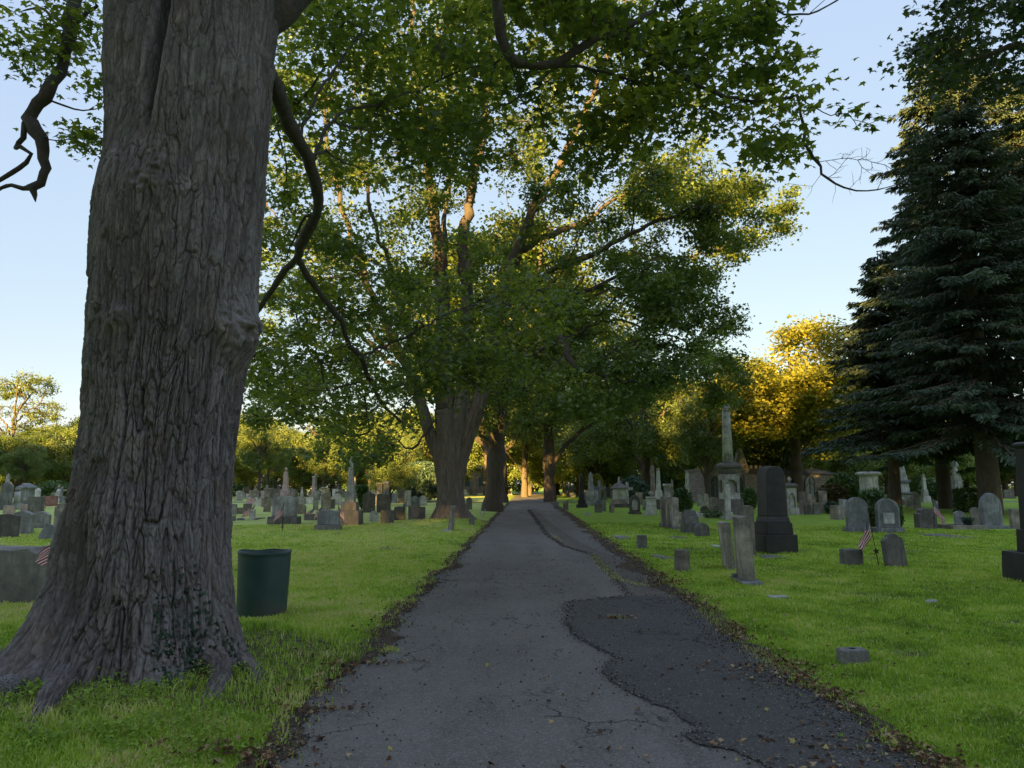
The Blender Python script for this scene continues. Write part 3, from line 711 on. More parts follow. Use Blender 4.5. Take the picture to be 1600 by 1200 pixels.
pl([(530,195,8.6),(570,202,9.0),(622,226,9.7)], [.014,.011,.007], near(520,185,8.4))
pl([(505,235,8.0),(520,246,8.2),(572,268,8.8)], [.02,.014,.008], near(478,245,7.8))
pl([(470,350,8.8),(455,385,9.1),(442,410,9.3)], [.02,.012,.008], near(493,330,8.7))
# far left limb hanging into the sky
a0 = S.path([(-2.75,6.9,8.3),(-4.0,7.6,9.0),(-5.2,8.3,9.6),at(128,-45,8.8)], [.16,.13,.11,.09], seg=.2, g=g, jit=.01)
pl([(118,0,8.8),(110,45,8.7),(99,98,8.7),(76,142,8.6),(58,162,8.6),(44,185,8.6)], [.088,.08,.075,.07,.068,.062], a0)
pl([(57,202,8.6),(66,235,8.6),(72,272,8.6),(54,293,8.6),(58,316,8.6)], [.08,.08,.05,.055,.012], near(44,185,8.6))
pl([(38,196,8.6),(37,214,8.6),(25,231,8.6),(48,238,8.6),(30,262,8.6),(2,283,8.6),(-30,290,8.6)], [.035,.032,.03,.03,.028,.025,.02], near(44,185,8.6))
pl([(32,293,8.6),(10,288,8.6),(-6,302,8.6)], [.03,.03,.02], near(54,293,8.6))
pl([(95,35,8.8),(60,12,8.9),(30,20,9)], [.025,.015,.008], near(106,60,8.7)); pl([(135,20,8.7),(152,8,8.7)], [.03,.02], near(110,45,8.7))
pl([(100,165,8.7),(130,172,8.8),(160,168,8.8)], [.014,.01,.006], near(70,150,8.6))
# top limb reaching right across the road
a1 = S.path([(-2.2,6.4,8.7),(-1.3,6.9,9.1),(-.5,7.3,8.7),at(768,-70,7.7)], [.15,.12,.09,.065], seg=.2, g=g, jit=.01)
pl([(777,5,7.8),(784,55,7.9),(794,90,8.0),(830,102,8.1),(872,98,8.2),(920,66,8.3),(968,48,8.4),(1012,22,8.5),(1040,-15,8.6)], [.062,.06,.06,.056,.052,.048,.042,.03,.02], a1)
pl([(1000,80,8.5),(1050,108,8.6),(1100,138,8.7),(1150,156,8.8),(1205,157,8.8),(1245,150,8.8)], [.036,.034,.03,.026,.022,.018], near(968,48,8.4))
pl([(900,104,8.3),(960,115,8.4),(1030,142,8.5),(1088,156,8.6)], [.02,.016,.012,.007], near(872,98,8.2))
pl([(1015,60,8.6),(1045,85,8.7),(1075,105,8.7)], [.01,.008,.005], near(975,45,8.4))
b0 = near(1245,150,8.8)
pl([(1252,180,8.8),(1258,205,8.8),(1258,222,8.8),(1272,245,8.8),(1283,262,8.8),(1284,270,8.8),(1305,287,8.8),(1340,297,8.8),(1402,290,8.8)], [.016,.022,.021,.018,.016,.015,.013,.011,.006], b0)
pl([(1275,171,8.8),(1298,178,8.8),(1322,182,8.8),(1348,190,8.8),(1372,196,8.8)], [.008,.006,.005,.004,.003], b0)
pl([(1180,-25,8.5),(1200,5,8.6),(1225,21,8.6),(1262,22,8.7),(1295,8,8.7),(1325,-12,8.8)], [.012,.012,.013,.013,.011,.01], near(1040,-15,8.6))
pl([(1285,3,8.7),(1297,-8,8.7)], [.005,.004], near(1268,21,8.7))
pl([(810,150,8.3),(780,165,8.5),(755,190,8.8)], [.012,.008,.005], near(800,95,8.0))
bare0 = S.n
for (px, py, Y) in ((1300,250,8.8),(1340,250,8.8),(1370,255,8.8),(1400,268,8.8),(1390,245,8.7),(1355,232,8.8),(1320,240,8.9),(1378,280,8.8),(1345,275,8.8),(1408,275,8.9),(1330,305,8.8),(1260,310,8.8),(1225,288,8.8),(1300,318,8.8),(1440,285,8.9),(1318,262,8.6),(1362,268,9),(1385,262,8.9),(1350,245,8.6),(1420,300,8.8),(1240,258,8.8),(1338,283,8.7)):
    S.attach([at(px, py, Y)], g, seg=.12, up=.35, dirw=.6)
for q in fill_region([(1290,262),(1300,240),(1345,228),(1385,238),(1412,262),(1405,284),(1350,294),(1310,284)], 8.6, 9.0, 60, g): S.attach([q], g, seg=.1, up=.1, dirw=.75)
bare1 = S.n
S.tips = []
R1 = [(425,140),(445,40),(520,-40),(790,-40),(790,130),(770,240),(690,300),(600,290),(520,300),(430,330)]
R2 = [(395,350),(470,330),(540,360),(560,430),(640,430),(700,415),(760,405),(860,430),(925,470),(935,535),(870,560),(800,600),(720,610),(660,640),(645,690),(560,700),(480,670),(420,640),(375,580),(400,490)]
R3 = [(785,-50),(1205,-50),(1215,50),(1150,60),(1200,80),(1270,65),(1292,120),(1270,190),(1228,255),(1190,262),(1150,215),(1100,205),(1040,215),(980,235),(930,280),(890,270),(840,215),(790,140)]
tp = []
def grow(poly, y0, y1, n, seg=.3): 
    k = len(S.tips); S.attach(fill_region(poly, y0, y1, n, g, .10, .8), g, seg=seg); return S.tips[k:]
tA = grow(R1, 9, 13.5, 190); tB = grow(R2, 11.3, 17, 270); tC = grow(R3, 7.6, 10.4, 215)
tD = grow([(1300,150),(1385,185),(1375,218),(1330,205),(1290,215),(1280,245),(1275,232)], 8.7, 9.0, 9, .15)
tE = grow([(-30,-40),(165,-40),(162,40),(110,75),(95,100),(55,110),(20,60),(-20,40)], 8.2, 10.5, 34) + grow([(80,178),(165,115),(165,225),(110,222),(88,200)], 8.4, 9.6, 14)
tE += grow([(30,40),(60,50),(70,95),(45,120),(33,90)], 8.4, 9.0, 6)
# the rest of the crown, above the frame
up_ = []
while len(up_) < 150:
    q = g.uniform([-8.5, -2.5, 9.3], [3.5, 9, 14]); e = ((q[0]+2.5)/6)**2 + ((q[1]-4)/6)**2 + ((q[2]-11.5)/5.5)**2
    if e < 1 and q[2] > 2.6+.737*q[1] + .6: up_.append(q)
k0 = S.path([(-3.0,6.4,8.6),(-3.3,6.6,10.5),(-3.8,7,13)], [.5,.3,.12], seg=.4, g=g); k0 = S.path([(-2.1,6.2,8.6),(-1.4,6.0,10.5),(-.6,5.6,13)], [.45,.28,.12], seg=.4, g=g)
k = len(S.tips); S.attach(up_, g, seg=.5); tU = S.tips[k:]
S.radii(tip=.0045); S.r[bare0:bare1] = np.minimum(S.r[bare0:bare1]*.5, .0042)
V, Q = S.tubes(); link('branches', np_mesh('branches', V, Q, True, [BARK_LIMB]), root1)
parts = []
for tips, per, sig, size in ((tA, 60, .32, .105), (tB, 58, .28, .105), (tC, 36, .24, .112), (tD, 7, .06, .10), (tE, 30, .20, .085), (tU, 26, .5, .15)):
    C, ct = leaf_cloud(S, g, per, sig, tips, .45); parts.append(leaves(C, ct, size, MAPLE, MAPLE_T, g, up=.75, droop=.25))
V, Q = join([(a, b) for a, b, c in parts]); tn = np.concatenate([c for a, b, c in parts])
link('crown', np_mesh('crown', V, Q, False, [LM_NEAR], {'tint': ('FACE', tn)}), root1)

# ivy on the right side of the trunk foot
g = np.random.default_rng(5); C = []
fi = np.where((th_ > -1.35) & (th_ < .2))[0]
for _ in range(1300):
    z = abs(g.normal(0, .38)); i_ = int(np.clip((z+.3)/.0072, 0, 900)); j_ = int(g.choice(fi)); a = th_[j_]
    if abs(a + .55 + .3*z) > .42*np.exp(-z*.8)*1.0 + .08: continue
    p = np.array([HX[i_, j_], HY[i_, j_], zs_[i_]]); p += .012*unit(np.array([cos(a), sin(a), 0.2])); C.append((*p, a))
C = np.array(C); nC = len(C)
nr = np.stack([np.cos(C[:, 3]), np.sin(C[:, 3]), np.full(nC, .35)], 1) + g.normal(size=(nC, 3))*.35; nr = unit(nr)
d = g.normal(size=(nC, 3))*.6; d[:, 2] -= .8; d -= nr*np.sum(d*nr, 1)[:, None]; d = unit(d); s_ = np.cross(d, nr); sz = g.uniform(.018, .038, nC)
V = C[:, None, :3] + sz[:, None, None]*(MAPLE[None, :, 0, None]*s_[:, None, :]*1.1 + MAPLE[None, :, 1, None]*d[:, None, :] - np.abs(MAPLE[None, :, 0, None])*.2*nr[:, None, :])
Fq = (MAPLE_T[None] + (np.arange(nC)*13)[:, None, None]).reshape(-1, 3)
o = link('ivy', np_mesh('ivy', V.reshape(-1, 3), Fq, False, [LM_IVY], {'tint': ('FACE', np.repeat(g.uniform(0, 1, nC), 12))}))
tag(o, 'dark green ivy climbing the foot of the big maple trunk', 'ivy')

# ================================================================ maple just outside the frame, its bough reaching in
g = np.random.default_rng(21)
r7 = tag(link('maple_tree', None), 'maple whose dark leafy bough hangs into the top right corner of the sky', 'tree')
S7 = Skel()
b = S7.path([(10.2,9.5,-.2),(10.1,9.6,3),(9.9,9.6,6.5),(9.6,9.8,10)], [.45,.38,.33,.22], seg=.4, g=g)
S7.path([(9.0,9.8,8.2),at(1640,60,10.2),at(1580,70,10.2),at(1520,95,10.3),at(1460,110,10.3)], [.12,.07,.05,.03,.012], S7.nearest((10,9.6,6)), seg=.25, g=g)
S7.attach(fill_region([(1425,-30),(1640,-40),(1640,170),(1560,160),(1500,150),(1450,135),(1412,115),(1408,85),(1440,55),(1490,40),(1480,10)], 9.4, 12, 105, g), g, seg=.3)
tv = list(S7.tips); q = g.normal(size=(60, 3))*np.array([2, 3, 2]) + np.array([11.5, 9, 11.5]); S7.attach(q, g, seg=.6)
S7.radii(tip=.004); V, Q = S7.tubes(); link('trunk', np_mesh('trunk', V, Q, True, [BARK_LIMB]), r7)
C, ct = leaf_cloud(S7, g, 34, .2, tv, .5); a1_ = leaves(C, ct, .095, MAPLE, MAPLE_T, g, up=.5)
C, ct = leaf_cloud(S7, g, 40, .5, S7.tips[len(tv):], .5); a2_ = leaves(C, ct, .2, MAPLE, MAPLE_T, g, up=.5)
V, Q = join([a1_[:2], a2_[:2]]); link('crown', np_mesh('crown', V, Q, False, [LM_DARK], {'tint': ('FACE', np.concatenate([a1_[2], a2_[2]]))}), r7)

# ================================================================ second big maple, many stems
g = np.random.default_rng(31)
r2 = tag(link('maple_tree', None), 'great spreading maple whose trunk splits into several stems, left of the road', 'tree')
Y2 = T2[1] + .7
def c2(px, py, dY=0): return at(px, py, Y2+dY)
base = np.array([c2(703, 815)[0], Y2, -.3])
def flare(TH, U):
    e = np.exp(-np.clip(U-.25, 0, None)/.45)
    return e*(.40 + .26*np.cos(TH*3+2.4) + .18*np.cos(TH*5+1) + .12*np.cos(TH*7+.4)) + .07*np.exp(-U/2.5)*np.cos(TH*5+1)
V1 = bark_tube([base, c2(704,780)-[0,0,0], c2(702,740), c2(700,705), c2(698,670), c2(695,640)], [.54,.52,.51,.54,.52,.45], 150, .04, .05, .55, 400, flare)
pr = [V1,
  bark_tube([c2(708,790), c2(716,730), c2(729,685), c2(746,638), c2(762,580), c2(772,520), c2(790,440), c2(815,370)], [.32,.35,.36,.34,.31,.29,.26,.21], 80, .05, .04, .6, 500),
  bark_tube([c2(696,780), c2(689,720), c2(672,680), c2(662,645), c2(654,615), c2(630,560), c2(600,500)], [.30,.30,.29,.26,.23,.2,.17], 70, .05, .035, .6, 600),
  bark_tube([c2(702,700,.2), c2(699,640,.2), c2(697,600,.3), c2(693,520,.4), c2(690,430,.5), c2(686,370,.6)], [.40,.40,.37,.33,.30,.27], 80, .05, .04, .6, 700),
  bark_tube([c2(706,720,-.1), c2(718,650,-.1), c2(728,580,0), c2(732,500,.2), c2(726,400,.4)], [.4,.36,.30,.26,.22], 70, .05, .035, .6, 800)]
V, Q = join(pr); link('trunk', np_mesh('trunk', V, Q, True, [BARK_MID]), r2)
S = Skel()
def p2(pts, radii, par=-1, seg=.45, jit=.05): return S.path([c2(*p) for p in pts], radii, par, seg=seg, g=g, jit=jit)
n2 = lambda px, py, dY=0: S.nearest(c2(px, py, dY))
p2([(695,640,.2),(693,520,.4),(688,400,.5),(672,300,0),(660,200,-.5),(648,90,-1),(640,-60,-1.5)], [.4,.34,.28,.22,.18,.13,.08])
p2([(728,580,0),(730,480,.2),(724,390,.4),(740,280,.6),(758,180,.5),(766,60,.3),(765,-100,0)], [.3,.26,.24,.22,.18,.14,.08])
p2([(762,580,0),(778,500,-.2),(798,420,-.4),(830,335,-.6),(868,270,-1),(905,190,-1.5),(950,90,-2),(985,-30,-2.5)], [.34,.3,.26,.22,.18,.14,.1,.06])
p2([(850,370,0),(900,352,.5),(950,318,1),(1000,290,1.5),(1060,262,2)], [.14,.11,.09,.06,.03], n2(812,385,-.5))
p2([(838,440,-1),(870,420,-1.5),(920,400,-2.2),(975,372,-3),(1040,338,-3.5),(1120,318,-4)], [.15,.12,.11,.09,.06,.03], n2(785,480,-.3))
p2([(850,455,.5),(905,458,1),(950,440,1.5),(1010,408,2),(1080,400,2.5),(1160,380,3)], [.12,.1,.09,.07,.05,.03], n2(785,475,-.3))
p2([(800,530,-1),(845,515,-2),(880,530,-3),(888,560,-3.6),(915,578,-4),(960,590,-4.5),(1020,605,-5)], [.14,.12,.12,.12,.10,.07,.03], n2(772,540,-.1))
p2([(830,555,2),(900,520,3),(960,500,4),(1030,520,4.5),(1090,540,5)], [.1,.08,.07,.05,.03], n2(770,560,0))
p2([(654,615,0),(632,565,-.3),(600,500,-.6),(572,440,-1),(545,360,-1.5),(520,260,-2),(505,150,-2.5)], [.24,.2,.17,.14,.11,.08,.05])
p2([(600,540,1),(560,500,1.5),(500,470,2),(440,460,2.5)], [.09,.07,.05,.03], n2(620,540,-.4))
p2([(560,430,1),(500,395,2),(450,370,2.5),(410,300,3)], [.08,.06,.05,.03], n2(580,460,-.9))
p2([(660,560,-2),(630,500,-3),(610,420,-4),(580,330,-5),(560,220,-5.5)], [.14,.12,.1,.07,.04], n2(694,600,.2))
p2([(645,700,-1),(625,690,-1.5),(600,695,-2)], [.05,.03,.02], n2(662,650,0))
p2([(740,600,3),(780,540,5),(830,450,6),(860,340,6.5)], [.16,.13,.1,.05], n2(725,620,0))
p2([(700,300,3),(720,200,4),(700,100,5)], [.12,.08,.05], n2(690,440,.5))
p2([(600,560,3),(560,520,4.5),(500,500,6),(450,540,7)], [.1,.08,.06,.03], n2(640,590,0))
S.attach(fill_region([(400,-60),(1000,-60),(1040,60),(1080,150),(1120,230),(1100,420),(1000,560),(900,600),(760,600),(620,560),(440,620),(380,560),(380,300)], Y2-6.5, Y2+7.5, 470, g, .14), g, seg=.6)
S.attach(fill_region([(1000,250),(1060,240),(1130,235),(1180,290),(1240,295),(1242,340),(1200,400),(1195,440),(1160,450),(1165,510),(1130,520),(1100,560),(1055,540),(1010,560),(960,500),(930,420),(960,330)], Y2-5, Y2+5, 215, g, .22, .42), g, seg=.5)
S.attach(fill_region([(900,560),(1000,560),(1090,560),(1085,590),(1040,600),(1000,640),(930,650),(860,640),(800,660),(780,620)], Y2-5.5, Y2+2, 50, g, .16), g, seg=.5)
S.attach(fill_region([(400,560),(560,560),(640,600),(650,690),(600,740),(500,720),(420,690),(380,640)], Y2-3, Y2+7, 62, g, .16), g, seg=.5)
S.attach(fill_region([(1085,555),(1165,560),(1170,600),(1150,650),(1110,645),(1085,610)], Y2+3, Y2+8, 26, g), g, seg=.6)
S.attach(g.normal(size=(60, 3))*np.array([5, 3.5, 1.6]) + np.array([0.5, Y2, 21]), g, seg=.9)
S.radii(tip=.014); V, Q = S.tubes(); link('branches', np_mesh('branches', V, Q, True, [BARK_LIMB]), r2)
C, ct = leaf_cloud(S, g, 155, .38, None, .65)
V, Q, tn = leaves(C, ct, .18, TRI3, TRI3_Q, g, up=.4)
link('crown', np_mesh('crown', V, Q, False, [LM_MID], {'tint': ('FACE', tn)}), r2)

# ================================================================ background trees
def variant(seed, H, R, tr, cb, nt_, per, sig, lsize, mat, shape=1.0, lean=0.0, stems=1, tipr=.02, cut=.02, zs=1.0):
    """one kind of broadleaf tree: returns its trunk mesh and crown mesh"""
    g = np.random.default_rng(seed); S = Skel()
    zc = (cb+H)/2; hz = (H-cb)/2
    S.path([(0,0,-.3),(lean*.3,0,cb*.6),(lean,0,cb+ (H-cb)*.25),(lean*1.3,0,cb+(H-cb)*.55),(lean*1.3,.2,H*.92)], [tr*1.35,tr,tr*.8,tr*.4,tr*.1], seg=.7, g=g, jit=.06)
    nm = S.n
    for k in range(7+stems*2):
        a = g.uniform(0, 2*pi); z0 = g.uniform(max(cb*.7, 1.2), cb+(H-cb)*.45); L = R*g.uniform(.5, .85)
        p0 = S.P[np.argmin(abs(S.P[:nm, 2]-z0))]
        S.path([p0+[cos(a)*L*.4, sin(a)*L*.4, L*.45], p0+[cos(a)*L*.8, sin(a)*L*.8, L*.75], p0+[cos(a)*L, sin(a)*L, L*.9]], [tr*.4,tr*.25,tr*.1], int(np.argmin(abs(S.P[:nm, 2]-z0))), seg=.7, g=g, jit=.08)
    # lumps: big masses of foliage making an uneven outline
    lum = []
    for k in range(int(11*shape)+5):
        v = unit(g.normal(size=3)); v[2] = v[2]*.9+.1; lum.append((np.array([lean, 0, zc]) + v*np.array([R*.68, R*.68, hz*.66]), g.uniform(.26, .46)*R))
    T = []
    while len(T) < nt_:
        c, r = lum[g.integers(len(lum))]; v = unit(g.normal(size=3))*g.uniform(.35, 1)**.5*r; q = c+v*np.array([1, 1, .75])
        if q[2] > cb*.75 and q[2] < H: T.append(q)
    S.attach(T, g, seg=.9); S.radii(tip=tipr); V, Q = S.tubes(cut, nmap=lambda r: 4 if r < .06 else 6 if r < .2 else 10)
    tm = np_mesh('trunk', V, Q, True, [BARK_FAR])
    C, ct = leaf_cloud(S, g, per, sig, None, .6)
    V, Q, tn = leaves(C, ct, lsize, DIA if lsize > .2 else TRI3, DIA_Q if lsize > .2 else TRI3_Q, g, up=.35)
    return tm, np_mesh('crown', V, Q, False, [mat], {'tint': ('FACE', tn)})
VAR = {
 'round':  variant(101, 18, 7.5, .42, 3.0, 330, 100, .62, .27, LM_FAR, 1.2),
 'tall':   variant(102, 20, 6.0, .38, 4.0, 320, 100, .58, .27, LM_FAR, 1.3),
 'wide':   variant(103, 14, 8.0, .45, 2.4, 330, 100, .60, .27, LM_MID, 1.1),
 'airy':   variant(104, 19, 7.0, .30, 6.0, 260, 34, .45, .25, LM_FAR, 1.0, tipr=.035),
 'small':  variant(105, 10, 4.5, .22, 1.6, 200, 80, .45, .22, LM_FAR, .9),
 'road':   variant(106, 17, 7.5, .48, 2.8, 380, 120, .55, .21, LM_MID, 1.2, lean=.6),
 'gold':   variant(108, 18, 8.0, .42, 2.0, 420, 110, .62, .27, LM_SUNGOLD, 1.3),
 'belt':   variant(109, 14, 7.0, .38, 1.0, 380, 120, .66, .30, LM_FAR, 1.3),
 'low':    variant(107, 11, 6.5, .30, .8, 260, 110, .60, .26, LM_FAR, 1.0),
}
def btree(kind, px, Y, top, label, group=None, rz=None, sx=1.0, name='tree', rwid=None):
    """a tree whose top reaches photo row `top`; px its column, Y its distance"""
    p = at(px, 757, Y); x = p[0]; ht = at(px, top, Y)[2]
    tm, cm = VAR[kind]; H0 = {'round':18,'tall':20,'wide':14,'airy':19,'small':10,'road':17,'low':11,'gold':18,'belt':14}[kind]
    r = link(name, None, None, (x, Y, gz(x, Y))); s = ht/H0; r.scale = (s*sx, s*sx, s); r.rotation_euler[2] = random.uniform(0, 6.28) if rz is None else rz
    link('trunk', tm, r); link('crown', cm, r); tag(r, label, 'tree', group); return r
# row along the road
btree('road', 768, 43, 330, 'broad maple behind the great multi-stemmed maple, its trunk second in the roadside row', sx=.95, rz=.4)
btree('road', 783, 64, 420, 'roadside maple with a slimmer grey trunk, third in the row left of the road', sx=.9, rz=2.2)
btree('round', 858, 66, 440, 'maple with a leaning dark trunk on the right edge of the road near the crossing', rz=1.1, sx=1.0)
btree('round', 820, 92, 560, 'tree with an orange sunlit trunk standing beyond the crossing', rz=4, sx=.9)
btree('tall', 760, 100, 560, 'tall tree glimpsed just beyond the left end of the crossing', rz=3)
# named trees on the right
btree('gold', 1246, 64, 492, 'round tree beside the chapel with its upper crown golden in the sun', rz=.3, sx=1.25)
btree('airy', 1172, 96, 535, 'airy pale crowned tree between the great maple and the golden tree', rz=2, sx=.7)
btree('round', 1105, 62, 588, 'dark green tree behind the tall column monument, limbs showing', rz=5, sx=.75)
btree('wide', 1010, 78, 575, 'spreading green tree behind the roofed pedestal monument', rz=.9, sx=.95)
btree('low', 938, 86, 640, 'low bushy tree behind the black obelisk, right of the road', rz=1.4, sx=1.0)
btree('low', 1385, 82, 665, 'low wide tree filling the gap left of the spruces behind the spired monument', rz=2.4)
btree('small', 1338, 70, 690, 'small open tree with a bright gap, right of the chapel', rz=2.4)
btree('low', 1470, 88, 660, 'bushy tree beyond the spruces, behind the white spired monuments', rz=4.4)
btree('wide', 1590, 95, 640, 'broad tree behind the spruces at the right edge', rz=4.9)
btree('belt', 1196, 70, 560, 'rounded tree left of the golden one, lower and greener, over the chapel', rz=2.6, sx=.95)
# named trees on the left
btree('airy', 12, 96, 566, 'open crowned tree against the sky at the far left', rz=1.0, sx=.9)
btree('low', 110, 92, 668, 'dark rounded tree just left of the big trunk in the far belt', rz=1.0, sx=.8)
btree('wide', 30, 88, 672, 'spreading sunlit tree behind the headstones at the far left', rz=3.0, sx=1.1)
btree('tall', 405, 78, 640, 'dark green tree just right of the big trunk behind the headstones', rz=2.0, sx=.85)
btree('wide', 520, 100, 650, 'sun-touched green tree behind the tall grey obelisk', rz=.2)
btree('low', 610, 56, 690, 'low full tree left of the great maple, foliage nearly to the ground', rz=5.2, sx=.75)
L_BELT = 'green tree in the far belt closing the view left of the road'
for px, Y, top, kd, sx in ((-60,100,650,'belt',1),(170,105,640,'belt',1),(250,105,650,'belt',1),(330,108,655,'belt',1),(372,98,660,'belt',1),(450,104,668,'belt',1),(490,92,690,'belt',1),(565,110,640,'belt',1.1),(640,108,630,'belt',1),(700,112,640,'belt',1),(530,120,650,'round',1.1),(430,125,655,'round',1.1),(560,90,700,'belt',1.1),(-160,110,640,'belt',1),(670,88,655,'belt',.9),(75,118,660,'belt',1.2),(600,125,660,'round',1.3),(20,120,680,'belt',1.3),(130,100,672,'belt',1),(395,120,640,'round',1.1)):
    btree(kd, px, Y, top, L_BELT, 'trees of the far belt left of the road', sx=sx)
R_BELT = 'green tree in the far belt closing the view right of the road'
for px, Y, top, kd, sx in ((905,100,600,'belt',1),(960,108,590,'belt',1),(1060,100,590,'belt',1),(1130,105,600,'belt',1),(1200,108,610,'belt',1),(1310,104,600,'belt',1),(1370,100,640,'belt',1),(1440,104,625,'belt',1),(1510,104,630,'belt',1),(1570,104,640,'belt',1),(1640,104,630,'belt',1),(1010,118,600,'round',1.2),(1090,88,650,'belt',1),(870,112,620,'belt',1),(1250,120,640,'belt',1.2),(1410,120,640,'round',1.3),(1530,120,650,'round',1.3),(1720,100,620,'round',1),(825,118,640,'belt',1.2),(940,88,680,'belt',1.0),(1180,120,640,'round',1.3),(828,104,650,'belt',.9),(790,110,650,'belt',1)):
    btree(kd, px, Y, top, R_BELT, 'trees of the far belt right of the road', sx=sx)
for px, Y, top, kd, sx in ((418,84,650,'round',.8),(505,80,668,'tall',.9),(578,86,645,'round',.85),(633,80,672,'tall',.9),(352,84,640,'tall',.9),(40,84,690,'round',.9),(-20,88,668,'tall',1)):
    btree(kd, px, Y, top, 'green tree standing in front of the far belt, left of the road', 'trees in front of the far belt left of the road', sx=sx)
for px, Y, top in ((470, 96, 690), (385, 90, 700), (1010, 96, 640), (880, 104, 690)):
    btree('gold', px, Y, top, 'sun gilded tree glowing in the far belt among the green ones', 'sun gilded trees of the far belt', sx=.8)  # the sun's gold is in the leaf colour of these crowns

# conifers
def spruce(seed, H, Lm, tr, z0=1.2, dens=1.0, fs=1.0):
    g = np.random.default_rng(seed)
    VV = []; tubes = []
    tubes.append(tube_arrays(np.array([(0,0,-.3),(0,0,H*.3),(.05,0,H*.6),(0,0,H)]), np.array([tr,tr*.8,tr*.45,.02]), 14))
    C = []; D = []; z = z0
    while z < H-.3:
        t = z/H; nb = int(6.5*dens+1); gap = .5+.5*perlin(z*.55, seed, 0, 3)
        for k in range(nb):
            a = g.uniform(0, 2*pi); L = Lm*(1-t)**(.55 if H > 20 else .72)*g.uniform(.30, 1.20)*(.65+.55*gap) + .25; zz = z + g.uniform(-.45, .45)
            dr = .30*(1-t)+.02; m = max(4, int(L/.35)); u = np.linspace(0, 1, m)
            # bough: dips and turns up at its end
            P = np.stack([np.cos(a)*L*u, np.sin(a)*L*u, zz + L*(-.12*u*1 - dr*u**1.3 + dr*.55*u**3.2)], 1) + g.normal(size=(m, 3))*.05
            tubes.append(tube_arrays(P, np.linspace(.035+.012*L, .008, m), 4))
            ns = int(L*64*dens)
            uu = g.uniform(.12, 1, ns)**.8; i0 = uu*(m-1); q = np.stack([np.interp(i0, np.arange(m), P[:, c]) for c in range(3)], 1)
            side = np.array([-sin(a), cos(a), 0]); w = g.normal(0, .36, ns)*np.clip(1.25-uu, .25, 1)*min(1, L/2.5)
            hang = np.abs(g.normal(0, .13, ns))*(1-.4*uu)
            q = q + side*w[:, None]; q[:, 2] -= hang
            d = np.stack([np.full(ns, cos(a))*.8, np.full(ns, sin(a))*.8, -.25-hang*1.6], 1) + side*np.sign(w)[:, None]*.7 + g.normal(size=(ns, 3))*.25
            C.append(q); D.append(d)
        z += g.uniform(.34, .58)*(1-.3*t)
    C = np.concatenate(C); D = unit(np.concatenate(D)); n = len(C)
    nr = g.normal(size=(n, 3)); nr[:, 2] = np.abs(nr[:, 2])+.6; nr -= D*np.sum(nr*D, 1)[:, None]; nr = unit(nr); s = np.cross(D, nr)
    ln = g.uniform(.14, .38, n)*fs; wd = g.uniform(.03, .07, n)*fs
    T = np.array([(0,0),(1,.35),(.45,1.0),(-.45,1.0),(-1,.35)])
    V = C[:, None, :] + (T[None, :, 0, None]*wd[:, None, None])*s[:, None, :] + (T[None, :, 1, None]*ln[:, None, None])*D[:, None, :]
    V[:, 2:4, 2] -= (ln*.22)[:, None]
    Fc = np.array([(0,1,2,3,4)])[None] + (np.arange(n)*5)[:, None, None]
    tint = np.clip(perlin(C[:, 0]*.5, C[:, 1]*.5, C[:, 2]*.5, seed)*.6+.45+g.normal(0, .15, n), 0, 1)
    Vt, Qt = join(tubes)
    return np_mesh('trunk', Vt, Qt, True, [BARK_FAR]), np_mesh('crown', V.reshape(-1, 3), Fc.reshape(-1, 5), False, [LM_CON], {'tint': ('FACE', tint)})
SPR = [spruce(201, 30, 7.8, .60, 5.0, 1.0), spruce(202, 17, 5.2, .32, 4.6, 1.1)]
for kx, px, Y, top, sx, lab in ((0, 1545, 38, 60, 1.05, 'tall dark spruce with ragged boughs and sunlit tips, reaching above the frame at the right'),
                          (1, 1398, 46, 395, 1.15, 'shorter dark spruce leaning on the left side of the tall ones'),
                          (0, 1475, 47, 190, .82, 'dark spruce standing between the tallest one and the shorter one'),
                          (0, 1640, 41, 120, .9, 'dark spruce at the right edge of the view, behind the tall dark monument')):
    x = at(px, 757, Y)[0]; H0 = (30, 17)[kx]; ht = at(px, top, Y)[2]; s = ht/H0
    r = link('spruce_tree', None, None, (x, Y, gz(x, Y))); r.scale = (s*sx, s*sx, s); r.rotation_euler[2] = px*.7
    link('trunk', SPR[kx][0], r); link('crown', SPR[kx][1], r); tag(r, lab, 'tree')

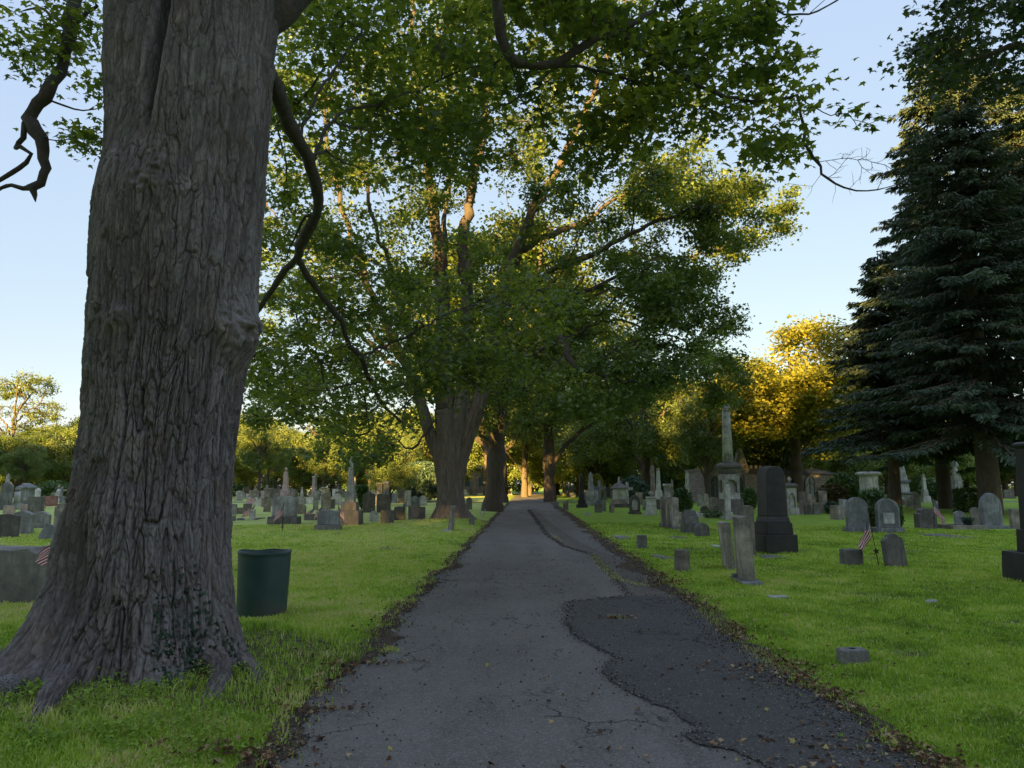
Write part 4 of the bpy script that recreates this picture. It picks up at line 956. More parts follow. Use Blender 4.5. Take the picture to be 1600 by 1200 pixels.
# unseen wood added behind the camera, heights shaped to place shade and low sun
g = np.random.default_rng(77)
def shade_woods(name, s0, s1, t0, t1, Hm, n, label, seed, low=.0):
    g = np.random.default_rng(seed); sx, sy = SUNV[0]/cos(SUN_EL), SUNV[1]/cos(SUN_EL); lx, ly = -sy, sx
    C = []
    tw = np.arange(t0, t1, 7.0)
    for t in tw:
        for rep in range(3):
            H = np.interp(t, [-110, -60, -40, -30, -24, -18, -10, -3, 2, 7, 11, 20, 60], [36, 37, 37, 33, 32, 32.5, 37, 37.5, 38, 38.5, 49, 50, 50])*(1 + .10*perlin(t*.06, rep*3.3, 0, seed)*.6 + g.uniform(-.03, .03)); s = g.uniform(s0, s1); tc = t + g.uniform(-2, 2); R = g.uniform(5.5, 8)
            k = n//(len(tw)*3); h_ = g.uniform(0, 1, k); a_ = g.uniform(0, 2*pi, k); rr = R*np.sqrt(g.uniform(0, 1, k))*np.where(h_ < .6, 1, np.sqrt(np.clip(1-((h_-.6)/.4)**2, 0, 1)))
            P = np.stack([tc + np.cos(a_)*rr, s + np.sin(a_)*rr*.8, h_*H], 1)
            C.append(P)
    P = np.concatenate(C); X = np.stack([P[:, 0]*lx + P[:, 1]*sx, P[:, 0]*ly + P[:, 1]*sy, np.maximum(P[:, 2], .5)], 1)
    V, Q, tn = leaves(X, g.uniform(.2, .8, len(X)), 2.1, DIA, DIA_Q, g, up=.1)
    o = link(name, np_mesh(name, V, Q, False, [LM_FAR], {'tint': ('FACE', tn)})); tag(o, label, 'wood', None, 'stuff'); return o
shade_woods('shade_woods', 78, 96, -150, 110, 30, 110000, 'unseen wood added behind the camera to shade the near ground', 91)

# ================================================================ headstones and monuments
def top_profile(kind, w, h, n=14):
    """outline of a slab in x,z from lower left round the top to lower right"""
    a = w/2; P = [(-a, 0)]
    if kind == 'flat': P += [(-a, h), (a, h)]
    elif kind == 'round': P += [(-a*cos(pi*k/n), h-a+a*sin(pi*k/n)) for k in range(n+1)]
    elif kind == 'segment':
        r = .22*w; P += [(-a + w*k/n, h - r + r*sin(pi*k/n)) for k in range(n+1)]
    elif kind == 'low':
        r = .10*w; P += [(-a + w*k/n, h - r + r*sin(pi*k/n)) for k in range(n+1)]
    elif kind == 'shoulder':
        b = a*.68; P += [(-a, h-.28*w), (-b, h-.24*w), (-b, h-.16*w)] + [(-b*cos(pi*k/n), h-.14*w+.14*w*sin(pi*k/n)) for k in range(n+1)] + [(b, h-.16*w), (b, h-.24*w), (a, h-.28*w)]
    elif kind == 'ogee':
        P += [(-a, h-.30*w), (-a*.78, h-.20*w), (-a*.55, h-.17*w), (-a*.35, h-.05*w), (0, h), (a*.35, h-.05*w), (a*.55, h-.17*w), (a*.78, h-.20*w), (a, h-.30*w)]
    elif kind == 'gothic':
        P += [(-a, h-.8*w), (-a*.93, h-.5*w), (-a*.7, h-.27*w), (-a*.35, h-.09*w), (0, h), (a*.35, h-.09*w), (a*.7, h-.27*w), (a*.93, h-.5*w), (a, h-.8*w)]
    elif kind == 'gable': P += [(-a, h-.45*w), (0, h), (a, h-.45*w)]
    elif kind == 'slant': P += [(-a, h*.72), (a, h)]
    elif kind == 'serp':
        P += [(-a + w*k/n, h - .07*w + .07*w*(.5-.5*cos(2*pi*k/n*1.0))*1.0 + .02*w*sin(pi*k/n)) for k in range(n+1)]
    elif kind == 'rough':
        q = np.random.default_rng(int(w*1e4) % 999 + int(h*1e3)); P += [(-a + w*k/10, h*(1 - .05*q.random() - (.06 if k in (0, 10) else 0))) for k in range(11)]
    P += [(a, 0)]; return P
def slab(w, d, h, kind, z0=0.0, cx=0, cy=0):
    m = MB(); m.extr([(cx+x, z0+z) for x, z in top_profile(kind, w, h)], cy-d/2, cy+d/2); return m
def finish(root, x, y, rz, lean=(0, 0), sink=.04, dz=0):
    root.location = (x, y, gz(x, y) - sink + dz); root.rotation_euler = (lean[0], lean[1], rz); return root

STONES = {}
def headstone(px, yb, yt, wpx, kind, mat, label, base=0, base_w=1.25, d=None, rz=0, lean=(0, 0), group=None, basemat=None, two=False, panel=None, name='headstone', cat='headstone', w=None, Y=None, bev=True, frame=False):
    q = gq(px, yb) if Y is None else at(px, yb, Y); x, y = q[0], q[1]
    if Y is not None: q = at(px, 757, Y); x, y = q[0], Y
    sc = scale_at(px, yb, y); W_ = (wpx*sc) if w is None else w; Ht = at(px, yt, y)[2] - (gz(x, y))
    d = d or max(.10, min(.22, W_*.22)); sink = .05
    tiers = []
    hb = base if base else 0
    key = (name)
    needs_root = bool(hb or panel or frame)
    die = slab(W_, d, Ht - hb + (sink if not hb else 0), kind, hb if hb else 0)
    if needs_root:
        root = link(name, None); o = link('die' if hb else 'tablet', die.mesh('tablet', [ST[mat]]), root)
    else:
        root = o = link(name, die.mesh('tablet', [ST[mat]]))
    if y < 45 and bev: bevel(o, min(.015, W_*.03))
    if hb:
        m = MB()
        if two:
            m.cbox(W_*base_w*1.15, d*1.9+.12, 0, hb*.55, W_*base_w*1.15, d*1.9+.12); bb = link('lower_base', m.mesh('lower_base', [ST[basemat or mat]]), root); bevel(bb)
            m = MB(); m.cbox(W_*base_w, d*1.4+.06, hb*.55+.002, hb-.002); bb = link('base', m.mesh('base', [ST[basemat or mat]]), root)
        else:
            m.cbox(W_*base_w, d*1.6+.08, 0, hb-.002, W_*base_w*.98, d*1.6+.06); bb = link('base', m.mesh('base', [ST[basemat or mat]]), root)
        if y < 45: bevel(bb)
    if panel:
        pw, ph, pz, pk, pm = panel
        m = slab(W_*pw, .02, Ht*ph, pk, hb + Ht*pz, 0, -d/2-.006); link('inscription_panel', m.mesh('panel', [ST[pm]]), root)
    if frame:   # raised border following the top
        P = top_profile(kind, W_, Ht-hb); c = sum(z for _, z in P)/len(P)
        Pi = [(x_*.84, (z_-0)*.93 + .02) for x_, z_ in P]; m = MB(); n_ = len(P)
        V_ = [(a, -d/2-.012, b+hb) for a, b in P] + [(a, -d/2-.012, b+hb) for a, b in Pi] + [(a, -d/2+.004, b+hb) for a, b in P] + [(a, -d/2+.004, b+hb) for a, b in Pi]
        Fc = []
        for k in range(n_-1): Fc += [(k, k+1, n_+k+1, n_+k), (2*n_+k, 2*n_+k+1, k+1, k), (n_+k, n_+k+1, 3*n_+k+1, 3*n_+k)]
        m.add(V_, Fc); link('border', m.mesh('border', [ST[mat]]), root)
    tag(root, label, cat, group); finish(root, x, y, rz, lean, sink=0 if hb else sink); STONES.setdefault(label, root); return root

def tiers(px, yb, parts, mat, label, name='monument', cat='monument', rz=0, Y=None, group=None, mats=None):
    """stack of square or round sections: (part name, y pixel low, y pixel high, width px low, width px high, kind)"""
    if Y is None: q = gq(px, yb); x, y = q[0], q[1]
    else: q = at(px, 757, Y); x, y = q[0], Y
    sc = scale_at(px, yb, y); root = link(name, None); zg = gz(x, y)
    for k, (pn, y0, y1, w0, w1, kd) in enumerate(parts):
        z0 = at(px, y0, y)[2]-zg; z1 = at(px, y1, y)[2]-zg; z0 = max(z0, 0) if k else -.05
        z0 += .0015*(k > 0)
        w0 *= sc; w1 *= sc; m = MB(); mt = ST[(mats or {}).get(pn, mat)]
        if kd == 'sq': m.cbox(w0, w0, z0, z1, w1, w1)
        elif kd == 'rd': m.lathe([(w0/2, z0), (w1/2, z1)], 16)
        elif kd == 'pyr': m.cbox(w0, w0, z0, z1, .01, .01)
        elif kd == 'cap':   # moulded slab
            h = z1-z0; m.cbox(w0*.86, w0*.86, z0, z0+h*.3, w0, w0); m.cbox(w0, w0, z0+h*.3, z0+h*.65); m.cbox(w0, w0, z0+h*.65, z1, w1, w1)
        elif kd == 'roof': h = z1-z0; m.cbox(w0, w0, z0, z0+h*.25); m.cbox(w0*1.0, w0*1.0, z0+h*.25, z1, w1, w1)
        elif kd == 'urn': h = z1-z0; m.lathe([(w0*.2, z0), (w0*.12, z0+h*.15), (w0*.35, z0+h*.4), (w0*.5, z0+h*.65), (w0*.3, z0+h*.78), (w0*.33, z0+h*.82), (w0*.1, z0+h*.95), (.01, z1)], 14)
        elif kd == 'cross': h = z1-z0; m.box(-w0*.12, w0*.12, -w0*.1, w0*.1, z0, z1); m.box(-w0*.5, -w0*.122, -w0*.09, w0*.09, z0+h*.55, z0+h*.75); m.box(w0*.122, w0*.5, -w0*.09, w0*.09, z0+h*.55, z0+h*.75)
        elif kd == 'ball': m.lathe([(w0/2*sin(pi*j/8)+.001, z0+(z1-z0)*(.5-.5*cos(pi*j/8))) for j in range(9)], 12)
        elif kd == 'figure':
            h = z1-z0; m.lathe([(w0*.42, z0), (w0*.46, z0+h*.1), (w0*.36, z0+h*.35), (w0*.30, z0+h*.55), (w0*.42, z0+h*.70), (w0*.36, z0+h*.78), (w0*.12, z0+h*.83), (w0*.2, z0+h*.88), (w0*.21, z0+h*.93), (w0*.12, z0+h*.99), (.01, z1)], 14)
            m.tube([(w0*.38, 0, z0+h*.75), (w0*.5, -w0*.1, z0+h*.6), (w0*.3, -w0*.4, z0+h*.52)], [w0*.1, w0*.09, w0*.07], 8); m.tube([(-w0*.38, 0, z0+h*.75), (-w0*.5, -w0*.1, z0+h*.6), (-w0*.25, -w0*.42, z0+h*.5)], [w0*.1, w0*.09, w0*.07], 8)
        elif kd == 'arched':    # niche with four little arches: square drum with recessed openings
            h = z1-z0; c = w0/2; t_ = w0*.16
            for sx in (-1, 1):
                for sy in (-1, 1): m.cbox(t_, t_, z0, z0+h*.72, cx=sx*(c-t_/2), cy=sy*(c-t_/2))
            m.cbox(w0*.62, w0*.62, z0, z0+h*.72)
            for a4 in range(4):
                P = [(-c+t_*.9, z0+h*.72)] + [(-(c-t_)*cos(pi*j/8)*.8, z0+h*.45+h*.27*sin(pi*j/8)) for j in range(9)] + [(c-t_*.9, z0+h*.72)]
                mm = MB(); mm.extr(P, -c+.002, -c+t_*.6); V_ = [(x_*cos(a4*pi/2)-y_*sin(a4*pi/2), x_*sin(a4*pi/2)+y_*cos(a4*pi/2), z_) for x_, y_, z_ in mm.v]; m.add(V_, mm.f)
            m.cbox(w0*1.02, w0*1.02, z0+h*.722, z1, w1, w1)
        ob = link(pn, m.mesh(pn, [mt], kd in ('rd', 'urn', 'ball', 'figure')), root)
        if y < 45 and kd in ('sq', 'cap', 'pyr') and min(w0, z1-z0) > .08: bevel(ob, .012)
    tag(root, label, cat, group); finish(root, x, y, rz, sink=0); return root

def block(px, yb, yt, wpx, mat, label, d=None, rz=0, lean=(0, 0), name='marker_stone', cat='grave marker', hole=False, w=None, hz=None, group=None):
    q = gq(px, yb); x, y = q[0], q[1]; sc = scale_at(px, yb, y); W_ = wpx*sc if w is None else w; d = d or W_*.85; h = (at(px, yt, y)[2]-gz(x, y)) if hz is None else hz
    m = MB(); m.cbox(W_, d, -.05, h, W_*.97, d*.96)
    if hole:
        root = link(name, None); o = link('block', m.mesh('block', [ST[mat]]), root)
        m2 = MB(); m2.lathe([(.028, h-.02), (.028, h+.003), (.020, h+.0035)], 14); link('socket', m2.mesh('socket', [MDARK]), root)  # dark disc set on the top for the shade inside the hole
    else: root = o = link(name, m.mesh('block', [ST[mat]]))
    bevel(o, .014, 3); tag(root, label, cat, group); finish(root, x, y, rz, lean, 0); return root

g = np.random.default_rng(41)
# ---- right side, near
BLK = tiers(1210, 862, [('lower_base',862,834,52,52,'sq'),('base',834,816,44,42,'sq'),('die',816,806,39,35,'sq')], 'black', 'black granite monument with a rounded top on two stepped bases, right of the road', rz=.12)
q = gq(1210, 862); sc = scale_at(1210, 862, q[1]); z0 = at(1210, 806, q[1])[2]-gz(q[0], q[1])+.002; z1 = at(1210, 729, q[1])[2]-gz(q[0], q[1]); a = 17*sc; b_ = 15.2*sc; zs_h = z1 - b_*1.15
m = MB(); m.extr([(-a, z0), (-b_, zs_h)] + [(-b_*math.copysign(abs(cos(pi*k/16))**.75, cos(pi*k/16)), zs_h+(z1-zs_h)*sin(pi*k/16)**.8) for k in range(1, 16)] + [(b_, zs_h), (a, z0)], -a, a); bevel(link('shaft', m.mesh('shaft', [ST['black']]), BLK), .015)
headstone(1166, 909, 806, 18, 'low', 'tan', 'tall weathered tan slab set edge on with a patched foot, nearest to the road', d=.52, rz=-.10, lean=(0, -.035), base=.05, base_w=1.75, basemat='slate')
headstone(1140, 888, 815, 13, 'low', 'tan', 'thin leaning slab edge on, just behind the tallest roadside slab', d=.50, rz=-.12, lean=(0, -.085))
block(1149, 906, 896, 9, 'slate', 'small grey stump of stone at the foot of the roadside slabs', d=.12)
block(1003, 857, 836, 14, 'dark', 'short dark square post stone closest to the road edge, farther of the two', rz=.12)
block(1066, 892, 859, 20, 'brown', 'short square post stone with a pale left face, nearer of the two by the road', rz=.16, lean=(0, .02))
block(1333, 1036, 1018, 42, 'rough', 'low square stone block with a round socket in its top, alone in the near grass', d=.15, rz=.12, hole=True, hz=.125)
block(1331, 883, 858, 27, 'dark', 'squat square block marker beside the small flag and star', rz=.30)
headstone(1401, 886, 833, 34, 'ogee', 'dark', 'brown shouldered tablet leaning left, beside the square block marker', d=.13, lean=(-.05, -.075), rz=.18, bev=True)
headstone(1340, 831, 777, 32, 'round', 'slate', 'large round topped slate tablet on a base, left one of the pair by the shrub', base=.16, base_w=1.2, frame=True, d=.2)
headstone(1388, 832, 779, 34, 'round', 'slate', 'large round topped tablet with a pale stain, right one of the pair by the shrub', base=.16, base_w=1.3, frame=True, d=.2, panel=(.5, .32, .12, 'flat', 'pale'))
headstone(1447, 826, 794, 30, 'shoulder', 'dark', 'dark stepped shoulder stone with a small flag at its right', d=.3, rz=.1)
headstone(1500, 823, 798, 15, 'segment', 'slate', 'small round topped stone at the left end of the kerbed plot', d=.12)
headstone(1525, 822, 793, 15, 'round', 'brown', 'small stone inside the kerbed plot, right of its grasses', d=.12)
headstone(1550, 826, 770, 29, 'gothic', 'slate', 'tall tapering weathered stone with pale streaks beside the clipped shrub', base=.12, base_w=1.5, d=.3)
headstone(1586, 826, 795, 12, 'flat', 'brown', 'narrow upright stone just left of the tall dark monument at the edge', d=.15)
tiers(1646, 910, [('lower_base',910,864,96,92,'sq'),('base',864,828,62,60,'sq'),('die',828,700,52,47,'sq'),('cap',700,690,54,44,'cap')], 'black', 'tall dark granite monument on stepped bases, cut by the right edge')
block(1308, 812, 790, 16, 'brown', 'low brown wedge of stone left of the pair of round topped tablets', rz=.5)
block(1318, 806, 780, 10, 'slate', 'grey block stone partly behind the left round topped tablet')
# flush slabs
def flush(px, py, wpx, hpx, mat, label, rz=0, name='flush_marker'):
    a = gq(px, py); b = a + gp(px, py-hpx) - gp(px, py); sc = scale_at(px, py, a[1]); w = wpx*sc; d = b[1]-a[1]; x, y = (a+b)[:2]/2
    m = MB(); m.cbox(w, d, -.04, .018, w*.97, d*.97); o = link(name, m.mesh('slab', [ST[mat]])); bevel(o, .01); tag(o, label, 'grave marker'); o.location = (x, y, gz(x, y)+.012); o.rotation_euler[2] = rz; return o
flush(970, 843, 20, 5, 'rough', 'flat dark slab flush with the grass, left of the farther post stone')
flush(1034, 875, 18, 6, 'rough', 'flat slab flush with the grass, just left of the nearer post stone', .2)
flush(1059, 842, 22, 3, 'dark', 'thin flat slab in the grass beyond the nearer post stone')
flush(1121, 856, 14, 3, 'pale', 'narrow pale flat slab just left of the leaning roadside slabs')
flush(1205, 874, 34, 5, 'dark', 'flat slab sunk in the grass in front of the black monument')
flush(1478, 841, 44, 6, 'dark', 'wide flat slab in the grass in front of the kerbed plot')
flush(1215, 936, 30, 3, 'pale', 'pale edge of a sunken slab right of the roadside slabs')
flush(700, 831, 15, 4, 'pale', 'pale chip of slab at the foot of the great multi-stemmed maple')
flush(402, 812, 12, 2, 'dark', 'low flat slab right of the small white stone, left lawn')
flush(1383, 832, 26, 3, 'slate', 'flat slab between the pair of round topped tablets')
m = MB(); m.cbox(.22, .1, -.02, .03, .15, .06); o = link('loose_stone', m.mesh('chip', [ST['white']])); bevel(o, .02, 2); q = gq(1455, 942); finish(o, q[0], q[1], .3, (0, 0), -.01); tag(o, 'small white chip of stone lying in the right hand grass', 'stone')
m = MB(); m.lathe([(.02, -.04), (.10, -.02), (.12, .04), (.09, .10), (.03, .13)], 10); o = link('loose_stone', m.mesh('stone', [ST['dark']], True)); q = gp(8, 1118); finish(o, q[0], q[1], .3, (0, 0), 0); tag(o, 'grey rounded stone in the weeds left of the big tree roots', 'stone')

# ---- right side, row seen edge on
for k, (px, yb, yt, w_, kd) in enumerate(((1038, 823, 776, 8, 'flat'), (1046, 825, 776, 8, 'low'), (1055, 827, 777, 8, 'low'))):
    headstone(px, yb, yt, w_, kd, 'tan', ('first, farthest', 'second', 'third, nearest')[k] + ' of three tall slabs standing edge on in one row', d=.5, rz=-.08, base=.12, base_w=1.5, basemat='dark', lean=(0, .01*k))
headstone(1061, 804, 787, 8, 'flat', 'white', 'small bright white tablet tilted sideways behind the three slabs', rz=.0, lean=(0, -.22), d=.08)
headstone(1062, 819, 800, 7, 'flat', 'tan', 'short tan upright slab at the end of the three tall slabs', d=.3)
tiers(1079, 833, [('base',833,818,26,25,'sq'),('step',818,806,22,21,'sq'),('die',806,797,19,14,'sq')], 'dark', 'dark stepped stone like a low ziggurat beside the row of slabs')
headstone(1097, 838, 817, 20, 'round', 'dark', 'low round topped dark stone right of the stepped stone', d=.35)
tiers(1138, 812, [('base',812,800,13,12,'sq'),('post',799.5,761,8,7,'sq'),('top',760.5,757,9,5,'sq')], 'white', 'slender white post on a base in front of the tall column monument', 'post_monument')
tiers(1141, 803, [('lower_base',803,790,42,40,'sq'),('base',790,780,34,32,'sq'),('plinth',780,770,26,26,'sq'),('arcaded_drum',770,741,26,27,'arched'),('moulded_band',741,733,22,30,'sq'),('cap',733,723,33,20,'cap'),('column',723,632,17,11.5,'rd')], 'pale', 'tall column monument with an arcaded drum and dark moulded cap', 'column_monument', mats={'cap':'dark','lower_base':'dark','base':'dark','moulded_band':'dark'})
# kerbed plot
def kerb_plot(px0, px1, yb, depth, h, mat, label):
    a = gp(px0, yb); b = gp(px1, yb); y = a[1]; w = b[0]-a[0]; root = link('kerbed_plot', None); t_ = .12
    for (x0, x1, y0, y1) in ((0, w, 0, t_), (0, w, depth-t_, depth), (0, t_, t_+.002, depth-t_-.002), (w-t_, w, t_+.002, depth-t_-.002)):
        m = MB(); m.box(x0, x1, y0, y1, -.05, h); bevel(link('kerb', m.mesh('kerb', [ST[mat]]), root), .01)
    m = MB(); m.box(t_+.003, w-t_-.003, t_+.003, depth-t_-.003, -.04, h*.5); link('soil', m.mesh('soil', [md]), root)
    root.location = (a[0], y, gz(a[0], y)); tag(root, label, 'grave plot'); return root
kerb_plot(1088, 1133, 811, 1.6, .22, 'white', 'white kerbed plot planted with low greenery beside the white post')
kerb_plot(1490, 1546, 828, 1.1, .14, 'brown', 'stone kerbed plot with grasses between two small stones')
# ---- right side, farther monuments
R_ = 'right'
block(869, 795, 784, 8, 'slate', 'small upright stone at the right edge of the road, far along')
headstone(884, 797, 781, 8, 'slant', 'brown', 'small brown broken stone beside the road near the black obelisk', d=.15, rz=.2)
tiers(909, 793, [('lower_base',793,788,17,16,'sq'),('base',788,781,12,11,'sq'),('shaft',781,744,8,5.5,'sq'),('tip',744,738,5.5,0,'pyr')], 'black', 'slim black obelisk standing on the grass right of the road', 'obelisk')
tiers(968, 793, [('lower_base',793,787,28,27,'sq'),('base',787,780,22,21,'sq'),('die',780,764,18,18,'sq'),('roof',764,755,24,8,'roof'),('finial',755,745,4,2,'sq')], 'white', 'white monument like a small house with a dark hipped roof and finial', mats={'roof':'dark','lower_base':'dark','base':'brown'})
headstone(992, 803, 774, 17, 'round', 'dark', 'dark arched tablet with a pale inset panel', base=.1, base_w=1.2, panel=(.5, .55, .12, 'round', 'pale'))
tiers(1018, 804, [('base',804,797,16,15,'sq'),('die',797,779,14,13,'sq'),('cap',779,776,15,12,'cap'),('urn',776,767,9,5,'urn')], 'white', 'white marble monument topped by a small urn, left of the brown shaft')
tiers(1021, 792, [('base',792,775,12,10,'sq'),('shaft',775,729,7,5,'sq'),('tip',729,726,5,0,'pyr')], 'brown', 'brown square shaft of an obelisk behind the urn monument', 'obelisk')
tiers(1030, 796, [('base',796,780,13,12,'sq'),('die',780,766,10,9,'sq'),('shaft',766,736,6.5,4.5,'sq'),('urn',736,731,6,4,'urn')], 'white', 'white tapering shaft with a small cap, right of the brown shaft', 'obelisk', mats={'base':'dark'})
tiers(1043, 785, [('die',785,760,9,9,'sq'),('cap',760,756,12,9,'cap')], 'white', 'small white pedestal with a flat cap behind the dark shrub')
tiers(1051, 786, [('shaft',786,752,4,3,'sq'),('tip',752,749,3,0,'pyr')], 'tan', 'thin tan obelisk right of the small white pedestal', 'obelisk')
tiers(1075, 786, [('base',786,776,9,8,'sq'),('shaft',776,740,6,4.5,'sq'),('tip',740,735,4.5,0,'pyr')], 'pale', 'tall pale obelisk left of the chapel', 'obelisk')
tiers(1361, 806, [('base',806,790,30,28,'sq'),('pillar',790,743,21,20,'sq'),('cap',743,737,28,20,'cap')], 'pale', 'thick square pillar with a spreading cap behind the shrub')
tiers(1413, 789, [('lower_base',789,780,24,24,'sq'),('base',780,773,18,17,'sq'),('cornice',773,769,22,20,'cap'),('die',769,755,14,12,'sq'),('upper_cornice',755,750,17,14,'cap'),('upper_die',750,743,11,10,'sq'),('spire',743,722,9,4,'sq'),('tip',722,717,4,0,'pyr')], 'white', 'white tiered spire monument on a brown base beneath the spruces', mats={'lower_base':'brown','cornice':'slate','upper_cornice':'slate'})
tiers(1446, 785, [('base',785,775,12,11,'sq'),('die',775,765,8,7,'sq'),('shaft',765,745,5,4,'sq'),('ball',745,741,4,4,'ball')], 'white', 'slim white obelisk with a ball top, right of the tiered spire', 'obelisk')
tiers(1497, 790, [('base',790,768,18,17,'sq'),('die',768,765,20,18,'cap'),('pillar',765,743,12,11,'sq'),('figure',743,716,9,5,'figure')], 'pale', 'pale standing figure on a square pillar beneath the spruces', 'statue_monument', 'statue', mats={'base':'dark'})
tiers(1236, 804, [('base',804,793,20,19,'sq'),('arched_niche',793,762,15,15,'arched'),('cap',762,755,21,13,'cap'),('finial',755,745,7,5,'urn')], 'pale', 'arched niche monument with an urn finial in front of the chapel wall', mats={'cap':'dark'})
headstone(1432, 795, 768, 12, 'gothic', 'pale', 'pale pointed stone between the tiered spire and slim obelisk', d=.2)
headstone(1423, 792, 776, 13, 'round', 'pale', 'pale rounded stone at the foot of the tiered spire', d=.2)
for k, (px, yb, yt, w_, kd, mt, lb) in enumerate([
  (1219, 803, 790, 6, 'flat', 'brown', 'narrow brown slab just right of the black granite monument'),
  (1232, 804, 788, 10, 'flat', 'black', 'dark slab in front of the arched niche monument'),
  (1256, 803, 768, 13, 'low', 'brown', 'tall brown slab right of the arched niche monument'),
  (1268, 803, 772, 12, 'round', 'brown', 'round shouldered brown stone in the row before the chapel wall'),
  (1276, 804, 786, 9, 'flat', 'slate', 'short light grey stone in the row before the chapel wall'),
  (1287, 802, 767, 12, 'flat', 'tan', 'tall tan stone at the right end of the row before the chapel wall'),
  (1247, 804, 789, 8, 'flat', 'tan', 'short tan stone right of the niche monument'),
  (1262, 804, 788, 10, 'low', 'dark', 'short dark stone in front of the brown slabs by the chapel'),
  (935, 801, 786, 12, 'flat', 'dark', 'dark upright stone left of the roofed white monument'),
  (943, 799, 785, 8, 'low', 'slate', 'grey stone tucked against the roofed white monument'),
  (931, 790, 777, 9, 'round', 'pale', 'pale round topped stone between black obelisk and roofed monument'),
  (918, 806, 800, 8, 'segment', 'white', 'little white stone alone in the grass right of the road'),
  (1128, 802, 790, 10, 'flat', 'white', 'small blocky white stone behind the kerbed plot'),
  (1094, 791, 773, 9, 'round', 'pale', 'pale rounded stone behind the kerbed plot, left part'),
  (1104, 792, 771, 8, 'gothic', 'pale', 'pale pointed stone in front of the chapel, left part'),
  (1115, 799, 777, 14, 'segment', 'brown', 'brown rounded stone left of the column monument base'),
  (1101, 802, 790, 14, 'round', 'dark', 'low dark round stone in the kerbed plot'),
  (1161, 812, 792, 14, 'shoulder', 'dark', 'dark stone between the column monument and black monument'),
  (1008, 797, 785, 8, 'low', 'slate', 'small slate stone between the arched tablet and the urn monument'),
  (1172, 866, 790, 9, 'low', 'brown', 'brown slab edge on between the tallest roadside slab and the black monument'),
  (956, 801, 789, 8, 'flat', 'brown', 'small brown stone in front of the roofed white monument'),
  (1011, 806, 800, 9, 'flat', 'white', 'small white ledge stone below the urn monument')]):
    headstone(px, yb, yt, w_, kd, mt, lb, d=(.5 if 'edge on' in lb else None), rz=float(g.uniform(-.12, .12)))

# ---- left side, near
headstone(8, 935, 853, 138, 'rough', 'rough', 'big rough hewn granite block at the left edge, behind the flag', d=.62, rz=-.06, bev=True)
headstone(8, 840, 803, 36, 'low', 'dark', 'dark slate tablet at the far left edge above the rough block', d=.16, rz=.15)
headstone(34, 833, 798, 28, 'segment', 'grey', 'grey curved top stone with a dark side, beside the slate tablet', d=.32, rz=.25)
headstone(62, 825, 799, 27, 'segment', 'grey', 'grey curved top stone with a pale rim, between grey stone and leaning slab', d=.28, rz=.25, frame=True)
headstone(72, 843, 820, 26, 'flat', 'slate', 'slate slab leaning far to the right near the flag', d=.12, lean=(-.1, .42), rz=.2)
headstone(96, 826, 786, 22, 'shoulder', 'brown', 'brownish stone half hidden by the big trunk', d=.2)
headstone(55, 805, 776, 21, 'flat', 'dark', 'dark square stone with a pale bust-like stone behind it', d=.3)
headstone(55, 790, 762, 11, 'round', 'white', 'pale knob topped stone behind the dark square stone', d=.25)
headstone(77, 791, 775, 24, 'flat', 'red', 'polished red granite stone wider than tall', d=.2, rz=-.1, panel=(.8, .4, .3, 'flat', 'red'))
headstone(14, 803, 790, 16, 'flat', 'sun_tint', 'small sun tinted stone catching light at the far left', d=.2)
headstone(40, 802, 788, 14, 'flat', 'sun_tint', 'small sun tinted stone behind the curved top stones', d=.2)
headstone(8, 797, 752, 15, 'gable', 'slate', 'tall gabled slate monument at the far left', d=.6, rz=.45)
tiers(25, 796, [('base',796,786,12,11,'sq'),('column',786,768,9,8,'rd'),('dome',768,762,8,6,'ball')], 'pale', 'pale dome topped round pillar at the far left', 'pillar_monument')
tiers(39, 794, [('base',794,782,20,19,'sq'),('die',782,764,16,16,'sq'),('cap',764,759,21,15,'cap'),('crest',759,755,15,6,'sq')], 'slate', 'bluish monument with an overhanging cap at the far left')
tiers(90, 786, [('base',786,778,13,12,'sq'),('bell',778,764,12,4,'rd'),('finial',764,757,4,3,'cross')], 'pale', 'pale bell shaped monument with a small cross, just left of the big trunk')
headstone(108, 788, 776, 10, 'round', 'pale', 'pale small stone beside the bell shaped monument', d=.2)
headstone(100, 786, 775, 9, 'flat', 'slate', 'small slate stone beside the bell shaped monument', d=.2)
